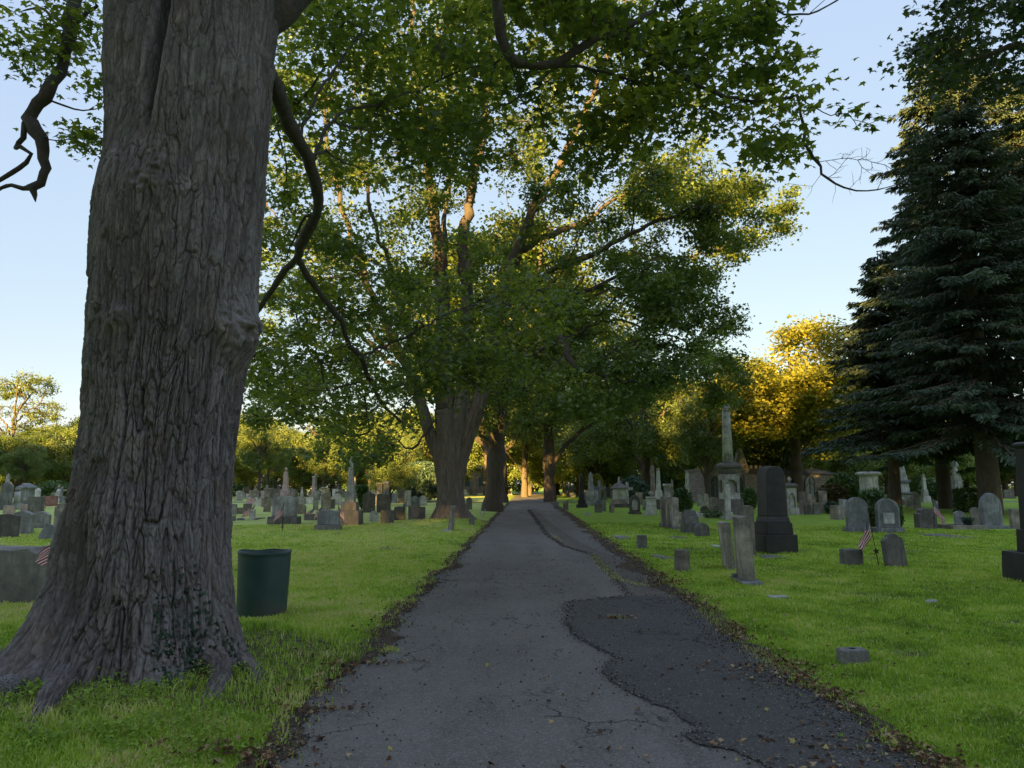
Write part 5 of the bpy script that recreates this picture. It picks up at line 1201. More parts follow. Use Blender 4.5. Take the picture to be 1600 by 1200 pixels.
# ---- left side, middle
headstone(444, 819, 775, 37, 'low', 'grey', 'largest polished grey headstone on a wide dark base, flag before it', base=.30, base_w=1.28, d=.3, basemat='dark')
headstone(513, 828, 797, 33, 'serp', 'slate', 'slate headstone with a gently curved top on a rough base, two flags near', base=.17, base_w=1.2, d=.24, basemat='rough')
tiers(546, 820, [('lower_base',820,797,36,35,'sq'),('base',797,785,24,23,'sq'),('die',785,768,15,14,'sq'),('shaft',768,722,10.5,6.5,'sq'),('tip',722,713,6.5,0,'pyr')], 'pale', 'tall grey obelisk on a massive dark block, left of the great maple', 'obelisk', mats={'lower_base':'rough','base':'brown'})
for px, yb, yt, w_, kd, mt, lb in [
  (584, 815, 798, 14, 'round', 'pale', 'pale round stone with vertical streaks right of the obelisk block'),
  (605, 818, 797, 21, 'flat', 'dark', 'dark square stone with an ornate pale stone behind'),
  (605, 799, 786, 12, 'gothic', 'white', 'ornate pale pointed stone rising behind the dark square stone'),
  (624, 813, 791, 17, 'low', 'dark', 'dark stone with a small flag leaning on top'),
  (647, 813, 790, 19, 'flat', 'brown', 'brown flat topped stone left of the great maple'),
  (660, 812, 792, 9, 'flat', 'brown', 'narrow brown stone touching the root of the great maple'),
  (576, 801, 769, 19, 'segment', 'dark', 'dark curved top stone behind the pale streaked stone'),
  (599, 801, 772, 21, 'flat', 'dark', 'dark block stone behind the ornate pale stone'),
  (637, 792, 766, 10, 'flat', 'pale', 'tall pale slab left of the great maple'),
  (648, 791, 775, 14, 'segment', 'slate', 'slate curved stone between the pale slab and the great maple'),
  (661, 790, 774, 12, 'round', 'pale', 'pale round stone close behind the great maple trunk'),
  (364, 805, 787, 11, 'low', 'grey', 'pale grey stone just right of the big trunk'),
  (386, 804, 787, 13, 'flat', 'brown', 'brown ribbed stone on a reddish base, right of the big trunk'),
  (374, 803, 793, 9, 'flat', 'brown', 'short brown stone between the pale grey and the ribbed stone'),
  (394, 813, 796, 8, 'flat', 'white', 'small narrow white stone with a dark oval'),
  (363, 814, 806, 9, 'flat', 'slate', 'low block stone touching the edge of the big trunk'),
  (376, 813, 809, 12, 'low', 'slate', 'low rounded slate stone in the grass right of the big trunk'),
  (417, 800, 790, 11, 'flat', 'brown', 'small brown stone left of the largest grey headstone'),
  (421, 791, 779, 10, 'segment', 'brown', 'small brownish curved stone behind, left of the largest grey headstone'),
  (470, 803, 787, 16, 'segment', 'brown', 'brown curved stone right of the largest grey headstone'),
  (485, 813, 803, 20, 'rough', 'rough', 'low rough stone between the two near grey headstones'),
  (469, 790, 776, 12, 'flat', 'pale', 'pale stone below the small white spire'),
  (493, 797, 768, 8, 'low', 'pale', 'pale round headed pillar stone between the two flags'),
  (484, 787, 777, 12, 'flat', 'white', 'white flat stone left of the pillar stone'),
  (509, 797, 770, 14, 'round', 'tan', 'ornate tan round topped stone behind the curved slate headstone'),
  (527, 789, 771, 13, 'round', 'white', 'white round topped stone left of the tall grey obelisk'),
  (518, 795, 780, 10, 'flat', 'dark', 'dark stone between the tan round stone and the obelisk'),
  (390, 792, 777, 7, 'round', 'white', 'white narrow stone with a flag behind, right of the big trunk'),
  (398, 790, 776, 7, 'round', 'white', 'first of two white rounded stones left of the pale figure'),
  (407, 791, 776, 7, 'gothic', 'white', 'second of two white stones, pointed, left of the pale figure'),
  (737, 820, 810, 9, 'rough', 'dark', 'small dark stone on the grass right of the great maple trunk'),
  (733, 796, 777, 9, 'round', 'dark', 'dark rounded stone seen between the first two roadside trunks'),
  (430, 788, 770, 12, 'flat', 'dark', 'dark slab behind the largest grey headstone')]:
    headstone(px, yb, yt, w_, kd, mt, lb, d=.14 if w_ < 10 else None, rz=float(g.uniform(-.15, .15)))
headstone(704, 829, 790, 6, 'flat', 'tan', 'thin tall slab leaning right against the root of the great maple', d=.42, rz=-.1, lean=(0, .10))
tiers(416, 792, [('base',792,778,12,11,'sq'),('figure',778,758,9,6,'figure')], 'tan', 'small weathered standing figure on a base, far left lawn', 'statue_monument', 'statue')
tiers(445, 784, [('base',784,772,15,14,'sq'),('die',772,765,12,10,'sq'),('shaft',765,737,8,5,'sq'),('urn',737,730,5,3,'urn')], 'sun_tint', 'tall sunlit shaft monument behind the largest grey headstone', 'obelisk')  # the orange sunlight on this shaft is in its stone colour
tiers(489, 785, [('base',785,773,11,10,'sq'),('shaft',773,747,4.5,3.6,'sq'),('cap',747,744,5.5,3,'cap')], 'sun_tint', 'slim sunlit column behind the pillar stone, left lawn', 'column_monument')
tiers(471, 788, [('base',788,776,11,10,'sq'),('spire',776,761,5,1.5,'sq')], 'pale', 'small pale spire behind the brown curved stone', 'obelisk')
tiers(505, 788, [('base',788,775,9,8,'sq'),('pillar',775,764,6,5,'sq'),('cap',764,761,7,4,'cap')], 'pale', 'small capped pillar above the tan round topped stone', 'pillar_monument')
tiers(593, 790, [('base',790,776,12,11,'sq'),('die',776,757,8,8,'sq'),('cap',757,754,11,8,'cap')], 'tan', 'tan pedestal monument, left one of the two above the dark block stone')
tiers(603, 791, [('base',791,776,11,10,'sq'),('die',776,756,8,8,'sq'),('cap',756,752,10,6,'cap')], 'slate', 'bluish pedestal monument, right one of the two above the dark block stone')
# thin marker sticks
for k, (px, yt, tl, lb) in enumerate(((751.5, 797, -.02, 'upright white stick in the grass by the second roadside tree'), (755, 797, .25, 'slanting white stick in the grass by the second roadside tree'))):
    q = gq(px, 808); m = MB(); h = at(px, yt, q[1])[2]; m.cbox(.045, .03, -.05, h, .04, .03); m.cbox(.05, .035, h+.001, h+.04, .03, .02); o = link('marker_stick', m.mesh('stick', [ST['white']])); tag(o, lb, 'marker stick'); finish(o, q[0], q[1], 0, (0, tl), 0)

# far rows: many small stones nothing tells apart
protos = {}
def far_stone(x, y, side, s):
    kd = random.choice(['round', 'flat', 'segment', 'low', 'gothic', 'shoulder', 'flat', 'round', 'obelisk', 'cross', 'block']); mt = random.choice(['grey', 'pale', 'white', 'slate', 'brown', 'dark', 'tan', 'slate', 'dark', 'brown', 'grey'])
    key = (kd, mt)
    if key not in protos:
        if kd == 'obelisk': m = MB(); m.cbox(.9, .9, -.1, .4); m.cbox(.6, .6, .402, .9); m.cbox(.38, .38, .902, 2.5, .26, .26); m.cbox(.26, .26, 2.502, 2.75, .01, .01)
        elif kd == 'cross': m = MB(); m.cbox(.6, .4, -.1, .35); m.cbox(.18, .14, .352, 1.5); m.box(-.38, -.092, -.065, .065, 1.0, 1.18); m.box(.092, .38, -.065, .065, 1.0, 1.18)
        elif kd == 'block': m = MB(); m.cbox(1.3, .5, -.1, .22); m.cbox(1.0, .3, .222, .95, .98, .28)
        else: m = slab(.62, .16, 1.08, kd); m.box(-.42, .42, -.16, -.082, -.1, .14)
        protos[key] = m.mesh('far_stone', [ST[mt]])
    o = link('headstone', protos[key]); o.scale = (s, s, s*random.uniform(.8, 1.15)); o.location = (x, y, gz(x, y)-.06); o.rotation_euler = (random.uniform(-.03, .03), random.uniform(-.03, .03), random.uniform(-.25, .25))
    tag(o, 'small headstone in the distant rows %s of the road' % side, 'headstone', 'distant headstones %s of the road' % side)
random.seed(3)
for (pa, pb, y0, y1, n_, side) in ((362, 672, 768, 787, 95, 'left'), (2, 112, 768, 784, 16, 'left'), (676, 800, 769, 776, 14, 'left'), (862, 1110, 768, 783, 58, 'right'), (1210, 1480, 767, 785, 26, 'right'), (880, 1000, 782, 792, 9, 'right'), (1500, 1600, 768, 782, 10, 'right')):
    k = 0
    while k < n_:
        px = random.uniform(pa, pb); py = random.uniform(y0, y1); q = gp(px, py)
        if side == 'left' and 690 < px < 790 and q[0] > road_l(q[1])-2: k += 1; continue
        if abs(q[1]-CROSS_Y) < 3.5 or (side == 'right' and q[0] < road_r(q[1])+2.5): k += .3; continue
        if 1095 < px < 1325 and 58 < q[1] < 82: k += 1; continue
        far_stone(q[0], q[1], side, random.uniform(.75, 1.2)); k += 1

# ================================================================ flags
mf, nt, out = newmat('striped_flag_cloth'); t = NT(nt)
uv = t.n('ShaderNodeUVMap').outputs[0]; sp = t.n('ShaderNodeSeparateXYZ'); t.l(uv, sp.inputs[0]); u_, v_ = sp.outputs[0], sp.outputs[1]
st_ = t.math('MODULO', t.math('FLOOR', t.math('MULTIPLY', v_, 12.999)), 2.0)
stripes = t.mix(st_, (.42, .015, .04), (.80, .79, .80))
can = t.math('MULTIPLY', t.math('LESS_THAN', u_, .4), t.math('GREATER_THAN', v_, 6/13))
gu = t.math('SUBTRACT', t.math('FRACT', t.math('MULTIPLY', u_, 15.0)), .5); gv = t.math('SUBTRACT', t.math('FRACT', t.math('MULTIPLY', v_, 13*9/7)), .5)
rr_ = t.math('SQRT', t.math('ADD', t.math('MULTIPLY', gu, gu), t.math('MULTIPLY', gv, gv))); star = t.math('LESS_THAN', rr_, .30)
blue = t.mix(star, (.012, .015, .075), (.60, .60, .62)); cc = t.mix(can, stripes, blue)
dd_ = t.n('ShaderNodeBsdfDiffuse'); t.l(cc, dd_.inputs[0]); tt_ = t.n('ShaderNodeBsdfTranslucent'); t.l(cc, tt_.inputs[0]); mx = t.n('ShaderNodeMixShader'); mx.inputs[0].default_value = .3
t.l(dd_.outputs[0], mx.inputs[1]); t.l(tt_.outputs[0], mx.inputs[2]); t.l(mx.outputs[0], out.inputs[0])
def flag(px, yb, ytop, label, Lh=.30, Lf=.45, lean=0.0, star_=False, rz=0.0, seed=0, side=-1):
    q = gq(px, yb); x, y = q[0], q[1]; H = at(px, ytop, y)[2]-gz(x, y); root = link('flag', None)
    m = MB(); m.tube([(0, 0, -.08), (0, 0, H)], .007 if y < 20 else .012, 8); m.lathe([(.004, H), (.014, H+.012), (.002, H+.04)], 8); link('stick', m.mesh('stick', [MWOOD], True), root)
    # cloth hanging down in folds from the stick
    nu, nv = 26, 14; V = []; UV = []
    for j in range(nv):
        for i in range(nu):
            u = i/(nu-1); v = j/(nv-1)
            dx = side*Lf*(u*.62 + .05*sin(u*6+seed)); dz = -Lf*.80*u*(1+.08*v); wob = .05*sin(u*9 + v*2.4 + seed)*u**.5 + .035*sin(v*9 + seed)*u
            V.append((dx + .02*sin(v*5+seed)*u, wob, H-.02 - Lh*(1-v)*(1-.25*u) + dz)); UV.append((u, v))
    Fc = [(j*nu+i, j*nu+i+1, (j+1)*nu+i+1, (j+1)*nu+i) for j in range(nv-1) for i in range(nu-1)]
    uvs = [UV[k] for f in Fc for k in f]
    link('cloth', np_mesh('cloth', np.array(V), np.array(Fc), True, [mf], uvs=uvs), root)
    if star_:
        m = MB(); P = [(.075*(1 if k % 2 == 0 else .42)*sin(pi*k/5), .075*(1 if k % 2 == 0 else .42)*cos(pi*k/5)) for k in range(10)]; zc = at(px, 861, y)[2]-gz(x, y)
        m.extr([(a, zc+b) for a, b in P], -.02, -.008); m.tube([(0, -.012, -.05), (0, -.012, zc-.06)], .006, 6); link('star_medallion', m.mesh('star_medallion', [MMETAL]), root)
    elif y < 35 and yb > 822:
        m = MB(); m.lathe([(.05, .10), (.035, .12), (.02, .30), (.035, .42), (.045, .44)], 12); link('holder', m.mesh('holder', [MMETAL], True), root)
    tag(root, label, 'flag'); finish(root, x, y, rz, (0, lean), 0); return root
flag(84, 968, 822, 'small stars and stripes flag hanging by the rough block left of the big tree', Lh=.22, Lf=.36, lean=.02, seed=1)
flag(1373, 884, 797, 'small stars and stripes flag with a bronze star marker beside the block marker', Lh=.40, Lf=.62, lean=-.13, star_=True, seed=2, side=-.7)
flag(441, 830, 786, 'small flag drooping in front of the largest grey headstone', Lh=.32, Lf=.5, seed=3, side=-.9)
flag(502, 822, 788, 'small flag left of the curved slate headstone', Lh=.3, Lf=.5, seed=4)
flag(528, 824, 790, 'small flag right of the curved slate headstone', Lh=.3, Lf=.5, seed=5, side=1)
flag(1461, 827, 777, 'small flag standing beside the dark stepped shoulder stone', Lh=.5, Lf=.75, seed=6, side=.8)
flag(634, 812, 783, 'small flag on the dark stone left of the great maple', Lh=.35, Lf=.55, seed=7)
flag(394, 795, 769, 'small flag leaning right of the big trunk, among white stones', Lh=.5, Lf=.8, seed=8, lean=.3)
flag(391, 808, 788, 'small flag behind the narrow white stone with the dark oval', Lh=.4, Lf=.6, seed=9, lean=.35)
flag(486, 808, 791, 'small flag over the low rough stone, left lawn', Lh=.4, Lf=.6, seed=10, lean=.3)
flag(12, 800, 783, 'small flag behind the small sun tinted stone at the far left', Lh=.4, Lf=.5, seed=11)
flag(70, 800, 781, 'small flag in front of the red granite stone', Lh=.4, Lf=.6, seed=12)

# ================================================================ rubbish bin
mb, nt, out = newmat('dark_green_enamel'); t = NT(nt); v = t.coord('Object'); n1 = t.noise(v, 5, 5, .6); n2 = t.noise(t.mapping(v, (30, 30, 2)), 1, 3, .6)
c = t.mix(t.mapr(n1, .35, .7), (.020, .050, .046), (.030, .068, .062)); c = t.mix(t.mapr(n2, .6, .75, 0, .3), c, (.05, .07, .065))
sepz = t.n('ShaderNodeSeparateXYZ'); t.l(v, sepz.inputs[0]); low_ = t.mapr(sepz.outputs[2], .30, .0); rust = t.math('MULTIPLY', t.mapr(n1, .45, .62), low_)
c = t.mix(t.math('MULTIPLY', rust, .6), c, (.07, .045, .035))
t.pbsdf(out, c, t.mapr(n1, .3, .7, .38, .55), .5, t.bump(n1, .25, .01))
q = gq(418, 968); sc = scale_at(418, 966, q[1]+.3); rr0 = 40*sc; q[0] = at(418, 757, q[1]+rr0)[0]; hh = at(418, 865, q[1]+.02)[2] - gz(q[0], q[1]+rr0)
rb = link('rubbish_bin', None); nb_ = 72; V = []; Fc = []
zr = np.concatenate([np.linspace(-.03, hh-.03, 30), [hh-.018, hh-.006, hh]])
prof = [(rr0*(.93+.07*(z/hh)), z) for z in zr[:-3]] + [(rr0*1.015, hh-.02), (rr0*1.02, hh-.008), (rr0*1.0, hh)]
prof += [(rr0*.975, hh-.008), (rr0*.965, hh-.06), (rr0*.92, hh*.5), (rr0*.9, .06), (.01, .05)]
for k, (r, z) in enumerate(prof):
    for i in range(nb_):
        a = 2*pi*i/nb_; dent = 1 - .035*np.exp(-((z-hh)/.25)**2)*np.exp(-((a-5.6)/.5)**2) + .008*sin(3*a+z*4); wav = (.010*sin(2*a+.8) + .006*sin(5*a))*max(0, (z/hh-.9)*10)
        V.append((r*dent*cos(a), r*dent*sin(a), z+wav))
for j in range(len(prof)-1):
    for i in range(nb_): Fc.append((j*nb_+i, j*nb_+(i+1) % nb_, (j+1)*nb_+(i+1) % nb_, (j+1)*nb_+i))
link('drum', np_mesh('drum', np.array(V), np.array(Fc), True, [mb]), rb)
m = MB(); 
Vt, Qt = tube_arrays(np.array([(rr0*1.0*cos(a), rr0*1.0*sin(a), hh+.010*sin(2*a+.8)+.006*sin(5*a)) for a in np.linspace(0, 2*pi, 73)]), np.full(73, .008), 8)
link('rim', np_mesh('rim', Vt, Qt, True, [mb]), rb)
rb.location = (q[0], q[1]+rr0, gz(q[0], q[1]+rr0)); rb.rotation_euler = (.0, .012, 0); tag(rb, 'dark green metal drum bin standing in the grass between big tree and road', 'rubbish bin')

# ================================================================ shrubs
def shrub(px, yb, yt, wpx, mat, label, n=1600, ls=.09, shape='ball', name='shrub', flat=False, Y=None, seed=None):
    g = np.random.default_rng(seed or int(px*7+yb)); q = gq(px, yb) if Y is None else at(px, 757, Y); x, y = q[0], q[1]; sc = scale_at(px, yb, y); w = wpx*sc/2; h = at(px, yt, y)[2]
    root = link(name, None); m = MB()
    for k in range(7):
        a = g.uniform(0, 2*pi); m.tube([(0, 0, -.05), (cos(a)*w*.3, sin(a)*w*.3, h*.4), (cos(a)*w*.6, sin(a)*w*.6, h*.75)], [.03, .02, .008], 5)
    link('stems', m.mesh('stems', [BARK_LIMB]), root)
    v = unit(g.normal(size=(n, 3))); r = g.uniform(.55, 1.0, n)**.5
    lump = 1 + .22*perlin(v[:, 0]*2.2+px, v[:, 1]*2.2, v[:, 2]*2.2, 3)
    if shape == 'ball': C = v*r[:, None]*lump[:, None]*np.array([w, w, h*.5]) + [0, 0, h*.52]
    elif shape == 'box': 
        b = g.uniform(-1, 1, (n, 3)); k = np.argmax(np.abs(b), 1); b[np.arange(n), k] = np.sign(b[np.arange(n), k])*g.uniform(.8, 1.03, n); C = b*np.array([w, w, h*.5]) + [0, 0, h*.5]
    else:  # vase: narrow foot, wide soft top
        t_ = g.uniform(0, 1, n)**.7; a = g.uniform(0, 2*pi, n); rr = w*(.22+.78*t_)*np.sqrt(g.uniform(.2, 1, n)); C = np.stack([np.cos(a)*rr, np.sin(a)*rr, h*(.12+.88*t_)*(1-.12*(rr/w)**2)], 1)
    C[:, 2] = np.maximum(C[:, 2], .02)
    V, Fq, tn = leaves(C, np.clip(.45+.35*perlin(C[:, 0]*2, C[:, 1]*2, C[:, 2]*2, 4)+g.normal(0, .15, n), 0, 1), ls, DIA, DIA_Q, g, up=.3)
    link('foliage', np_mesh('foliage', V, Fq, False, [mat], {'tint': ('FACE', tn)}), root)
    root.location = (x, y, gz(x, y)); tag(root, label, 'shrub'); return root
shrub(1366, 824, 767, 44, LM_SHRUB, 'clipped green shrub between the pair of round topped tablets', 5200, .10)
shrub(1405, 826, 790, 12, LM_SHRUB, 'narrow ivy like shrub against the right round topped tablet', 900, .09)
shrub(1516, 800, 764, 34, LM_SHRUB, 'clipped box shrub behind the kerbed plot', 4200, .12, 'box')
shrub(565, 796, 757, 20, LM_SHRUB, 'soft green vase shaped shrub right of the tall grey obelisk', 2600, .13, 'vase')
shrub(1067, 806, 765, 30, LM_SHRUB, 'dark drooping shrub behind the three slabs standing edge on', 2600, .12)
shrub(1302, 796, 757, 46, LM_RED, 'russet shrub right of the row before the chapel wall', 3800, .14)
shrub(1220, 797, 765, 22, LM_SHRUB, 'dark round shrub just right of the black granite monument', 1900, .13)
shrub(1300, 803, 784, 22, LM_BLUE, 'low bluish shrub at the right end of the row of brown stones', 1500, .10)
shrub(1172, 798, 762, 22, LM_SHRUB, 'green shrub between the column monument and the black monument', 1900, .13)
shrub(1112, 809, 800, 40, LM_SHRUB, 'low planting inside the white kerbed plot', 1500, .08, name='plants')
shrub(1513, 826, 808, 17, LM_BLUE, 'tuft of grey green grasses inside the stone kerbed plot', 1100, .07, 'vase', name='plants')
shrub(932, 782, 742, 26, LM_GOLD, 'pale feathery shrub right of the black obelisk', 1800, .2)
shrub(990, 785, 745, 46, LM_BLUE, 'wide pale green bush behind the arched tablet', 3400, .2)
shrub(930, 786, 770, 12, LM_GOLD, 'bright yellow small bush behind the pale round stone', 900, .16)
shrub(660, 783, 722, 76, LM_BLUE, 'large bluish green bush left of the great maple trunk', 9000, .24)
shrub(1320, 790, 740, 50, LM_SHRUB, 'dark bush below the open tree right of the chapel', 4000, .2)
shrub(1345, 783, 745, 60, LM_SHRUB, 'bush behind the thick square pillar', 4000, .22)
shrub(1470, 782, 748, 56, LM_SHRUB, 'dark bush behind the slim white obelisk', 4000, .22)
shrub(1440, 780, 745, 40, LM_SHRUB, 'green bush between the tiered spire and the slim obelisk', 3000, .22)
shrub(50, 776, 741, 90, LM_GOLD, 'bright yellow green bushes catching light at the far left', 5200, .26)
shrub(85, 779, 752, 60, LM_SHRUB, 'dark hedge like bush behind the bell shaped monument', 4200, .24)
shrub(330, 776, 740, 120, LM_SHRUB, 'bushes hidden behind the big trunk', 5000, .28)
shrub(1060, 776, 735, 70, LM_SHRUB, 'dark understory bush behind the pale obelisks', 5000, .26)
shrub(822, 770, 742, 60, LM_SHRUB, 'bush at the far end of the road', 5000, .30)
for k, (px, w_) in enumerate(((395, 70), (450, 80), (510, 80), (575, 90), (635, 80), (715, 60), (760, 60), (900, 80), (960, 90), (1030, 80), (1110, 80), (1230, 120), (1330, 100), (1420, 110), (1500, 110), (1590, 120), (150, 110), (240, 110), (10, 100))):
    shrub(px, 770, 738-(k % 3)*4, w_, LM_SHRUB if k % 2 else LM_FAR, 'low thicket under the far belt of trees', 3600, .42, name='thicket', seed=900+k).update({'group': 'thickets under the far trees'}) if False else tag(shrub(px, 770, 736-(k % 3)*5, w_, LM_SHRUB if k % 2 else LM_FAR, 'low thicket under the far belt of trees', 3600, .42, name='thicket', seed=900+k), 'low thicket under the far belt of trees', 'thicket', 'thickets under the far trees')

# ================================================================ stone chapel
mc, nt, out = newmat('rubble_stone_wall'); t = NT(nt); v = t.coord('Object')
br = t.n('ShaderNodeTexBrick'); br.inputs['Scale'].default_value = 1.0; br.inputs['Brick Width'].default_value = .55; br.inputs['Row Height'].default_value = .22; br.inputs['Mortar Size'].default_value = .022; br.inputs['Mortar Smooth'].default_value = .3
sx_ = t.n('ShaderNodeSeparateXYZ'); t.l(v, sx_.inputs[0]); cb_ = t.n('ShaderNodeCombineXYZ'); t.l(t.math('ADD', sx_.outputs[0], sx_.outputs[1]), cb_.inputs[0]); t.l(sx_.outputs[2], cb_.inputs[1]); t.l(cb_.outputs[0], br.inputs['Vector'])
br.inputs['Color1'].default_value = (.24, .20, .17, 1); br.inputs['Color2'].default_value = (.38, .34, .30, 1); br.inputs['Mortar'].default_value = (.14, .12, .10, 1)
n1 = t.noise(v, 2, 5, .7); c = t.mix(.5, br.outputs[0], t.ramp(n1, [(.3, (.12,.10,.09)), (.7, (.45,.40,.35))])); t.pbsdf(out, c, .9, .2, t.bump(br.outputs[1], -.5, .03))
MROOF = simple_mat('slate_roof', (.10, .10, .095), .8, .3, 3); MTRIM = simple_mat('carved_limestone', (.22, .20, .17), .85, .3, 6)
mgl = simple_mat('leaded_glass', (.07, .10, .12), .15, .6, 14, .6); mgl2 = simple_mat('pale_blue_glass', (.20, .28, .32), .2, .6, 14, .5)
YC = 64.0
def cz(py): return at(1150, py, YC)[2]
def cxp(px): return at(px, 757, YC)[0]
ch = link('chapel', None); x0, x1 = cxp(1102), cxp(1316); zt = cz(736); zt2 = cz(741)
xm = cxp(1196)
m = MB(); m.box(x0, cxp(1170)-0, YC, YC+7, -.1, zt); link('wall', m.mesh('wall', [mc]), ch)
m = MB(); m.box(cxp(1170)+.002, x1, YC+.6, YC+8, -.1, zt2); link('wall', m.mesh('wall', [mc]), ch)
m = MB(); m.box(x0-.12, cxp(1170)+.08, YC-.12, YC+7.1, zt+.002, zt+.22); link('parapet', m.mesh('parapet', [MTRIM]), ch)
m = MB()
for k in range(8):
    a = cxp(1150)+k*.42; m.box(a, a+.25, YC-.11, YC+.05, zt+.222, zt+.5)
link('battlement', m.mesh('battlement', [MTRIM]), ch)
m = MB(); gx0, gx1 = cxp(1148), cxp(1172); m.extr([(gx0, zt+.225), ((gx0+gx1)/2-.1, cz(700)), ((gx0+gx1)/2+.1, cz(700)), (gx1, zt+.225)], YC+.1, YC+.7); link('gable', m.mesh('gable', [mc]), ch)
m = MB(); m.extr([(cxp(1172), zt2+.002), (cxp(1180), cz(731)), (x1-1.2, cz(731)), (x1+.15, zt2+.002)], YC+4.0, YC+4.3); m.v = []; m.f = []
m.add([(cxp(1172), YC+.4, zt2+.004), (x1+.2, YC+.4, zt2+.004), (x1+.2, YC+8.2, zt2+.004), (cxp(1172), YC+8.2, zt2+.004), (cxp(1172)+.1, YC+4.3, cz(731)), (x1-.4, YC+4.3, cz(731))], [(0,1,5,4), (2,3,4,5), (1,2,5), (3,0,4), (0,3,2,1)]); link('roof', m.mesh('roof', [MROOF]), ch)
def gothic_window(cx_, w, zb, zt_, y, glass):
    h = zt_-zb; pr = [(x, z+zb) for x, z in top_profile('gothic', w, h)]; po = [(x, z+zb) for x, z in top_profile('gothic', w*1.32, h+.18*w)]
    m = MB(); m.extr([(cx_+x, z) for x, z in pr], y-.03, y+.04); wn_ = link('window', m.mesh('window', [glass]), ch)
    n = len(pr); V = [(cx_+x, y-.10, z) for x, z in po] + [(cx_+x, y-.10, z) for x, z in pr] + [(cx_+x, y+.02, z) for x, z in po] + [(cx_+x, y-.02, z) for x, z in pr]; Fc = []
    for k in range(n-1): Fc += [(k, k+1, n+k+1, n+k), (2*n+k, 2*n+k+1, k+1, k), (n+k, n+k+1, 3*n+k+1, 3*n+k)]
    m = MB(); m.add(V, Fc); link('frame', m.mesh('frame', [MTRIM]), wn_)
    m = MB(); m.box(cx_-.035, cx_+.035, y-.09, y-.035, zb, zt_-.25*w)
    for s in (-1, 1):
        m.tube([(cx_+s*w*.48, y-.06, zb+h*.45), (cx_+s*w*.3, y-.06, zb+h*.62), (cx_+.0, y-.06, zb+h*.78)], .03, 5)
    link('tracery', m.mesh('tracery', [MTRIM]), wn_)
for px, w_ in ((1117, 1.0), (1127, .01), (1154, 1.0)):
    if w_ > .1: gothic_window(cxp(px), w_*.85, cz(785)+.5, cz(744), YC, mgl)
gothic_window(cxp(1270), .75, cz(776), cz(744), YC+.6, mgl2); gothic_window(cxp(1240), .7, cz(778), cz(748), YC+.6, mgl)
for px in (1104, 1139, 1166):
    m = MB(); m.box(cxp(px)-.22, cxp(px)+.22, YC-.35, YC-.002, -.1, zt-.5); m.add([(cxp(px)-.22, YC-.35, zt-.5), (cxp(px)+.22, YC-.35, zt-.5), (cxp(px)+.22, YC-.002, zt-.15), (cxp(px)-.22, YC-.002, zt-.15), (cxp(px)-.22, YC-.002, zt-.5), (cxp(px)+.22, YC-.002, zt-.5)], [(0,1,2,3), (0,3,4), (1,5,2)]); link('buttress', m.mesh('buttress', [MTRIM]), ch)
tag(ch, 'small stone chapel with pointed windows and a steep gable behind the column monument', 'chapel')

# far house beyond the crossing
YH = 128.0; hs = link('house', None); msd = simple_mat('pinkish_siding', (.26, .20, .18), .8, .3, 2); m = MB(); xa, xb = at(672, 757, YH)[0], at(768, 757, YH)[0]
m.box(xa, xb, YH, YH+9, -.1, 4.4); link('wall', m.mesh('wall', [msd]), hs)
m = MB(); m.add([(xa-.4, YH-.5, 4.402), (xb+.4, YH-.5, 4.402), (xb+.4, YH+9.5, 4.402), (xa-.4, YH+9.5, 4.402), (xa-.4, YH+4.5, 7.2), (xb+.4, YH+4.5, 7.2)], [(0,1,5,4), (2,3,4,5), (1,2,5), (3,0,4), (0,3,2,1)]); rf = link('roof', m.mesh('roof', [simple_mat('brown_shingles', (.20, .16, .15), .9, .2, 4)]), hs)
m = MB(); m.box((xa+xb)/2-.4, (xa+xb)/2+.4, YH+3, YH+3.8, 5.9, 8.2); link('chimney', m.mesh('chimney', [ST['red']]), rf)
for k in range(4):
    a = xa+1.2+k*2.5; m = MB(); m.box(a, a+.9, YH-.03, YH+.02, 1.3, 2.9); w_ = link('window', m.mesh('window', [mgl]), hs); m = MB(); m.box(a-.1, a, YH-.05, YH+.01, 1.2, 3.0); m.box(a+.9, a+1.0, YH-.05, YH+.01, 1.2, 3.0); m.box(a, a+.9, YH-.05, YH+.01, 2.9, 3.0); m.box(a, a+.9, YH-.05, YH+.01, 1.2, 1.3); link('frame', m.mesh('frame', [MTRIM]), w_)
tag(hs, 'long low house with pinkish walls seen between the roadside trunks', 'house')

